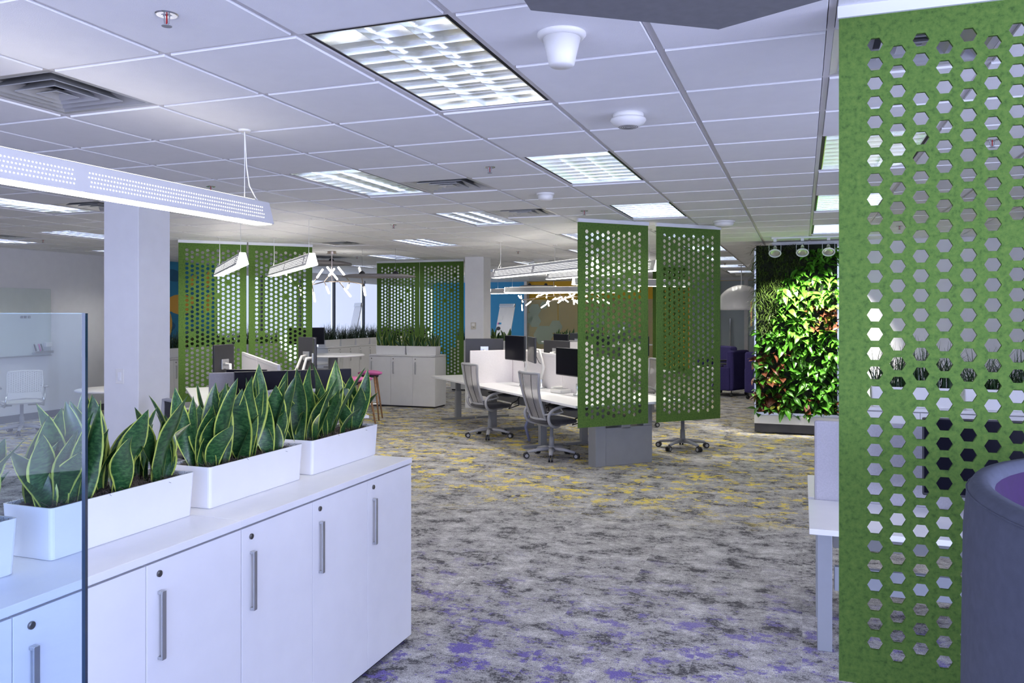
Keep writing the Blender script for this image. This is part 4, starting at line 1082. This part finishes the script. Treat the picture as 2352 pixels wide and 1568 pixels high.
# track with three spotlights
tr0 = D(1772, 10.65, CEIL); 
tk = thing('light_track', 'white ceiling track above the planted wall', 'light track', (tr0.x, tr0.y, CEIL-.03))
MB().box(0, 1.6, -.018, .018, 0, .022).build('rail', K['rail'], tk, bevel=.002)
MB().box(1.45, 1.6, -.022, .022, -.006, 0).build('feed_box', K['rail'], tk)
for k, px in enumerate((1780, 1843, 1903)):
    q = D(px, 10.62-k*.10, CEIL-.031); q.y = tr0.y
    t = thing('track_spotlight', 'white ring spotlight clipped to the track over the planted wall', 'spotlight', q, 0, 'track spotlights over the planted wall')
    MB().box(-.02, .02, -.016, .016, -.035, 0).build('adapter', K['rail'], t, bevel=.003)
    MB().tube([(-.075, 0, -.16), (-.075, 0, -.075), (-.06, 0, -.055), (.06, 0, -.055), (.075, 0, -.075), (.075, 0, -.16)], .0035, 6).build('yoke', K['rail'], t, True)
    hd = Matrix.Translation((0, 0, -.165)) @ Matrix.Rotation(R(-38), 4, 'X')
    mb = MB(); n_ = 24
    mb.tube([tuple(hd @ Vector((.072*math.cos(2*math.pi*a/n_), .072*math.sin(2*math.pi*a/n_), -.03))) for a in range(n_)], .010, 8, close=True); mb.build('ring', K['rail'], t, True)
    mb = MB().lathe([(.024, .06), (.026, .02), (.055, -.02), (.060, -.028), (.05, -.028), (.022, -.004), (.001, -.002)], 24); mb.v = [tuple(hd @ Vector(v)) for v in mb.v]; mb.build('lamp', K['alu'], t, True)
    mb = MB().lathe([(.020, .02), (.022, .075), (.016, .095), (.001, .097)], 16); mb.v = [tuple(hd @ Vector(v)) for v in mb.v]; mb.build('socket', K['plastic_w'], t, True)
    l = bpy.data.lights.new('spot', 'SPOT'); l.energy = (170, 200, 210)[k]; l.spot_size = R(62); l.spot_blend = .6; l.color = (1, .95, .87); l.shadow_soft_size = .04
    o = bpy.data.objects.new('spot_beam', l); COL.objects.link(o); o.parent = t; o.location = (0, .03, -.24)
    tgt = Vector((.02 if k == 0 else .12, GY-q.y, -1.0 if k == 0 else -.8)); o.rotation_euler = tgt.to_track_quat('-Z', 'Y').to_euler()

# ------------------------------------------------------------------ far rooms and walls
# mural on the side wall
mu = thing('wall_mural', 'teal wall mural with orange leaves on the side wall', 'mural', (UL+.002, 11.3, 0))
MB().box(0, .012, 0, 2.24, .11, 2.69).build('backdrop', K['teal'], mu)
rm = random.Random(12)
for k in range(34):
    y, z = rm.uniform(.15, 2.1), rm.uniform(.7, 2.5); L_ = rm.uniform(.35, .75); a = rm.uniform(0, 3.14); mb = MB(); pts_ = []
    for q in range(16):
        g = 2*math.pi*q/16; px, pz = L_/2*math.cos(g), L_*.22*math.sin(g)*abs(math.sin(g))**.3
        yy, zz = y+px*math.cos(a)-pz*math.sin(a), z+px*math.sin(a)+pz*math.cos(a); pts_.append((min(2.23, max(.01, yy)), min(2.68, max(.12, zz))))
    n_ = len(pts_); mb.v = [(.0125+.0004*k/34, p[0], p[1]) for p in pts_]+[(.0145+.0004*k/34, p[0], p[1]) for p in pts_]
    mb.f = [tuple(range(n_, 2*n_))]+[(i, (i+1) % n_, n_+(i+1) % n_, n_+i) for i in range(n_)]; mb.m = [0]*len(mb.f)
    mb.build('painted_leaf', K['teal_dark'] if k % 3 == 2 else K['orange'], mu)
# glass marker board on the side wall
pb = Vector((UL, 0, 0))
def on_left(px, py):   # point on the side wall
    k = (px-1176)/FPX; Z = UL/(C*k-S); q = W(k*Z, Z); return q.y, CAMH+(HZ-py)/FPX*Z
y1, zt = on_left(114, 664); y0 = y1-2.6; zb = 1.02
t = thing('glass_board', 'large frosted glass marker board on the pale side wall', 'marker board', (UL+.02, y0, zb))
MB().box(0, .008, 0, y1-y0, 0, zt-zb).build('glass_sheet', mat('board_white_glass', (.62, .68, .66), .12, var=.02), t, bevel=.002)
MB().box(.0, .03, 0, y1-y0, -.02, -.004).build('bottom_rail', K['alu'], t)
ya, za = on_left(70, 812); yb, _ = on_left(113, 812)
t2 = thing('marker_tray', 'grey marker tray with pens on the glass board', 'tray', (UL+.03, ya, za))
MB().box(0, .07, 0, yb-ya, 0, .012).box(.062, .07, 0, yb-ya, .012, .04).build('shelf', K['alu'], t2, bevel=.002)
MB().box(0, .06, (yb-ya)*.62, (yb-ya)*.95, .10, .17).build('eraser', K['plastic_w'], t2, bevel=.006)
for k in range(4): MB().tube([(.03, .06+k*.04, .015), (.01, .03+k*.04, .15)], .008, 7).build('marker', [K['black'], K['plastic_w'], K['pink'], K['black']][k], t2)
for px in (46, 54, 63):
    y, z = on_left(px, 728); tag(MB().box(UL+.0285, UL+.045, y-.02, y+.02, z-.02, z+.02).build('magnet', K['steel'], bevel=.003), 'small grey square magnet on the glass board', 'magnet', 'magnets on the glass board')
# switch and thermostat on the columns
k = (276-1176)/FPX; yv = c1.y; Z = yv/(S*k+C); q = W(k*Z, Z); zsw = CAMH-(864-HZ)/FPX*Z
t = thing('light_switch', 'white dimmer switch plate on the column', 'light switch', (q.x, yv, zsw))
MB().box(-.042, .042, -.006, 0, -.06, .06).build('plate', K['plastic_w'], t, bevel=.003); MB().box(-.017, .017, -.010, -.006, -.034, .034).build('rocker', K['white'], t, bevel=.002); MB().box(-.006, .010, -.014, -.010, -.03, -.005).build('slider', K['white'], t, bevel=.002)
k = (1088-1176)/FPX; yv = c2.y; Z = yv/(S*k+C); q = W(k*Z, Z); zsw = CAMH-(748-HZ)/FPX*Z
t = thing('thermostat', 'beige thermostat box on the column', 'thermostat', (q.x, yv, zsw))
MB().box(-.045, .045, -.03, 0, -.06, .06).build('case', mat('beige_plastic', (.55, .52, .44), .5), t, bevel=.004); MB().box(-.03, .03, -.032, -.03, 0, .045).build('display', K['plastic_w'], t); MB().box(.0, .03, -.033, -.03, -.03, -.022).build('slot', K['dark'], t)
# yellow wall with frosted glass front
def on_back(px, py=720):
    k = (px-1176)/FPX; Z = VF/(S*k+C); q = W(k*Z, Z); return q.x, CAMH+(HZ-py)/FPX*Z
xa = on_back(1217)[0]
struct(MB().box(xa, 2.2, VF-.06, VF-.001, 0, 2.69).build('wall_yellow', K['yellow_wall']), 'yellow painted end wall behind frosted glass')
struct(MB().box(xa-.09, xa, VF-.3, VF-.001, 0, 2.69).build('trim_1', K['paint']), 'white vertical trim between the blue and yellow walls')
t = thing('glass_partition', 'frosted glass partition with hexagon film before the yellow wall', 'glass partition', (xa, VF-.25, 0))
for k in range(4):
    MB().box(k*1.0+.01, k*1.0+.99, 0, .012, .02, 2.12).build('pane', K['frost'], t)
rx = random.Random(4)
for (x, z, r) in ((.25, 1.80, .21), (.25, 1.45, .21), (.02, 1.55, .18), (.53, 1.02, .33), (.93, 1.28, .22), (.55, 1.95, .13), (1.7, .9, .25), (2.3, 1.6, .3), (2.8, 1.1, .25)):
    mb = MB(); mb.prism([(max(.012, x+r*math.cos(R(60*q))), z+r*math.sin(R(60*q))) for q in range(6)], 0, .002); mb.v = [(a, -.003-c, b) for a, b, c in mb.v]; mb.build('film_hexagon', K['frost2'], t)
# meeting room glass at the right, behind the dome lamp
x0 = on_back(1600)[0]; x1 = on_back(1760)[0]
t = thing('meeting_room_glazing', 'glazed meeting room front with pale frame beyond the armchairs', 'glass partition', (x0, VF-1.2, 0))
Wg = x1-x0+1.0
K['lav'] = mat('pale_metal_frame', (.60, .60, .62), .5, var=.03)
MB().box(0, Wg, 0, .02, 2.60, 2.69).build('transom', K['lav'], t)
for k in range(5):
    MB().box(k*Wg/4-.05, k*Wg/4+.05, -.03, .04, 0, 2.60).build('post', K['lav'], t)
for k in range(4): MB().box(k*Wg/4+.052, (k+1)*Wg/4-.052, 0, .012, .02, 2.59).build('pane', K['frostw'], t)
MB().tube([(Wg*.36, -.06, .75), (Wg*.36, -.06, 1.55)], .016, 8).build('pull_handle', K['chrome'], t)
# dome pendant, armchairs, table
q = D(1703, 16.6); t = thing('dome_pendant', 'large white dome pendant lamp above the violet armchairs', 'pendant light', (q.x, q.y, 1.755))
prof = [(.52*math.cos(R(a)), .52*math.sin(R(a))) for a in range(0, 91, 6)]; prof[-1] = (.012, .52)
MB().lathe(prof+[(.012, .51)]+[(.505*math.cos(R(a)), .505*math.sin(R(a))) for a in range(84, -1, -6)], 48).build('shade', K['planter'], t, True)
MB().tube([(0, 0, .51), (0, 0, CEIL-.01-1.755)], .008, 8).build('stem', K['rail'], t); MB().lathe([(.07, .915), (.07, .935)], 20).build('canopy', K['rail'], t)
MB().lathe([(.001, .30), (.06, .32), (.08, .38), (.05, .45), (.03, .49)], 20).build('bulb', K['plastic_w'], t, True)
def armchair(lab, loc, rz):
    t = thing('armchair', lab, 'armchair', loc, rz)
    MB().box(-.33, .33, -.30, .34, .13, .44).build('seat', K['violet'], t, bevel=.05, seg=3)
    MB().box(-.35, .35, .26, .42, .12, .93).build('backrest', K['violet'], t, bevel=.05, seg=3)
    for s in (-1, 1):
        MB().box(s*.33-.05, s*.33+.05, -.28, .36, .12, .60).build('armrest', K['violet'], t, bevel=.03, seg=3)
        MB().box(s*.33-.045, s*.33+.045, -.25, .18, .60, .63).build('arm_cap', K['dark'], t, bevel=.008)
        for y in (-.24, .36): MB().tube([(s*.30, y, .13), (s*.30, y, .075)], .012, 6).lathe([(.02, .0), (.04, .02), (.04, .05), (.015, .075)], 10, (s*.30, y, 0)).build('caster', K['black'], t)
    return t
a1 = armchair('violet armchair with dark arm caps, beside the right hand hanging screen', D(1661, 16.7), R(-115))
a1['label'] = 'violet armchair with dark arm caps beside the hanging screen'
dup(a1, D(1768, 15.9), R(160), 'violet armchair mostly hidden by the planted wall')
dup(a1, D(1640, 18.6), R(-60), 'violet armchair behind the front one, across the white table')
q = D(1778, 17.3); t = thing('meeting_table', 'white table on a black pedestal between violet armchairs', 'table', (q.x, q.y, 0), R(20))
MB().box(-.62, .62, -.45, .45, .71, .74).build('table_top', K['white'], t, bevel=.005); MB().box(-.30, -.22, -.25, .25, .05, .71).box(.22, .30, -.25, .25, .05, .71).build('pedestal', K['black'], t); MB().box(-.35, .35, -.3, .3, 0, .05).build('foot', K['black'], t, bevel=.004)
# flip charts
def flip(lab, loc, rz, notes):
    t = thing('flip_chart', lab, 'flip chart', loc, rz)
    mb = MB().box(-.34, .34, -.012, .012, 0, 1.02); Tm = Matrix.Translation((0, 0, .92)) @ Matrix.Rotation(R(-12), 4, 'X'); mb.v = [tuple(Tm @ Vector(v)) for v in mb.v]; mb.build('board', K['planter'], t, bevel=.004)
    mb = MB().box(-.34, .34, -.035, .02, .96, 1.06); mb.v = [tuple(Tm @ Vector(v)) for v in mb.v]; mb.build('clamp', K['alu'], t, bevel=.01)
    if notes:
        mb = MB().box(-.30, -.10, -.016, -.0125, .60, .72); mb.v = [tuple(Tm @ Vector(v)) for v in mb.v]; mb.build('paper_note', K['paint'], t)
        for k, m_ in enumerate(('pink', 'teal', 'blue_wall')):
            mb = MB().box(-.30+k*.06, -.25+k*.06, -.02, -.0125, .47, .52); mb.v = [tuple(Tm @ Vector(v)) for v in mb.v]; mb.build('magnet', K[m_], t)
        mb = MB().lathe([(.09, 0), (.09, .012)], 18); mb.v = [tuple(Tm @ Vector((x-.22, -.0125-z, y*.6+.35))) for x, y, z in mb.v]; mb.build('eraser', K['black'], t)
    for s in (-1, 1): MB().tube([(s*.28, .02, 1.0), (s*.34, -.28, 0)], .012, 6).build('leg', K['alu'], t)
    MB().tube([(0, .1, 1.3), (0, .55, 0)], .012, 6).build('rear_leg', K['alu'], t)
flip('white flip chart easel with notes before the blue wall', D(1152, 22.3), R(-32), True)
flip('pale flip chart easel before the shaded windows', D(805, 20.6), R(-45), False)
# branching chandeliers
def chandelier(lab, loc, rz, seed, sc=1.0):
    t = thing('branch_chandelier', lab, 'chandelier', loc, rz); r = random.Random(seed); top = CEIL-.01-loc.z
    MB().lathe([(.07, top-.035), (.07, top-.002)], 24).lathe([(.085, top-.045), (.085, top-.036)], 24).build('canopy', K['bronze'], t)
    MB().tube([(0, 0, 0), (0, 0, top-.04)], .010, 8).build('stem', K['bronze'], t)
    spine = [(-.55*sc, .06, -.10), (-.32*sc, .0, -.05), (-.12*sc, 0, 0), (.12*sc, 0, 0), (.30*sc, -.05, .0), (.50*sc, .05, -.04)]
    MB().tube(spine, .009, 8).build('branch', K['bronze'], t)
    for k, p in enumerate(spine):
        for s in (0, 1):
            a = r.uniform(0, 6.28); el = r.uniform(.3, 1.1)*(1 if (k+s) % 2 else -1)
            d = Vector((math.cos(a)*math.cos(el), math.sin(a)*math.cos(el), math.sin(el))); p_ = Vector(p)
            MB().tube([p_, p_+d*.13], .008, 7).build('arm', K['bronze'], t)
            MB().tube([p_+d*.13, p_+d*.15, p_+d*.30, p_+d*.31], [.010, .016, .016, .010], 10).build('glass_tube', K['bulb'], t, True)
            if r.random() < .6: MB().tube([p_-d*.04, p_-d*.05, p_-d*.13, p_-d*.14], [.008, .015, .015, .008], 10).build('glass_tube', K['bulb'], t, True)
    return t
chandelier('branching metal chandelier with lit glass tubes over the bar table', D(762, 13.0, 2.20), TH, 3)
chandelier('distant branching chandelier in front of the yellow wall', D(1272, 20.5, 2.13), TH, 8, 1.5)
chandelier('partly hidden branching chandelier beside the far one at the yellow wall', D(1330, 20.0, 2.10), TH+.3, 9, 1.3)
# felt wings under the ceiling
def wing(lab, loc, rz, a, b, th):
    t = thing('felt_wing', lab, 'ceiling baffle', loc, rz); mb = MB(); n_ = 36
    prof = [(1, 0), (.985, th*.5), (.8, th), (.3, th*1.1), (.001, th*1.1)]
    mb.lathe([(.001, -th*.25), (.6, -th*.2), (1, 0)]+prof[1:], n_); mb.v = [(x*a, y*b, z) for x, y, z in mb.v]; mb.build('shell', K['grey_wing'], t, True)
    for s in (-.45, .45):
        MB().lathe([(.05, th), (.045, th+.03), (.02, th+.055), (.001, th+.06)], 16, (s*a, 0, 0)).build('knob', K['dark'], t, True); MB().tube([(s*a, 0, th+.05), (s*a, 0, CEIL-.01-loc.z)], .0015, 5).build('wire', K['steel'], t)
wing('thin grey oval felt wing hanging before the cabinet screens', D(870, 12.4, 2.245), TH, .575, .42, .04)
wing('brown grey felt wing hanging beside the chandelier stem', D(722, 14.2, 2.55), TH+.1, .66, .45, .055)
wing('dark grey felt wing hanging before the blue wall', D(1235, 22.0, 2.42), TH, .50, .3, .04)

# ------------------------------------------------------------------ small clutter
q = at(B1, R(45), .55, 1.35, DH); t = thing('desk_phone', 'white desk phone on the bench between the mesh chairs', 'phone', q, R(-30))
MB().box(-.10, .10, -.09, .09, 0, .05, tx=0, ty=.0).build('body', K['plastic_w'], t, bevel=.015); MB().box(-.095, -.045, -.085, .085, .05, .075).build('handset', K['plastic_w'], t, bevel=.01); MB().box(-.02, .08, -.07, .06, .0505, .053).build('keypad', K['steel'], t)
for k, (y, lab) in enumerate(((2.58, 'grey keyboard tray hanging under the bench by the far mesh chair'), (.85, 'grey keyboard tray hanging under the bench by the spotlit screen'))):
    q = at(B1, R(45), .38, y, DH-.13); t = thing('keyboard_tray', lab, 'keyboard tray', q, R(45))
    MB().box(-.16, .10, -.30, .30, 0, .02).build('tray', K['base'], t, bevel=.008); MB().box(.02, .2, -.05, .05, .02, .104).build('bracket', K['black'], t)
for k in range(3):
    q = at(B1, R(45), .53, .62+k*.9, 0); r = random.Random(k)
    pts_ = [q+Vector((0, 0, .60)), q+E2*.15+Vector((0, 0, .48)), q+E2*.32+Vector((0, 0, .42)), q+E2*.25-E1*.08+Vector((0, 0, .36)), q+E2*.1+Vector((0, 0, .42)), q+E2*.3+E1*.09+Vector((0, 0, .50))]
    tag(MB().tube(pts_, .008, 6).build('cable_loop', K['cable'], None, True), 'black cable loop hanging under the bench desk', 'cable', 'cables under the bench')
q = at(B1, R(45), .45, 1.98, 0)
tag(MB().tube([q+E1*.2+Vector((0, 0, .45)), q+Vector((0, 0, .40)), q-E1*.08+Vector((0, 0, .2)), q-E1*.02+Vector((0, 0, .01))], .02, 8).build('cable_sleeve', K['cablegrey'], None, True), 'blue grey cable sleeve running down to the carpet under the bench', 'cable')
print('objects', len(bpy.data.objects))
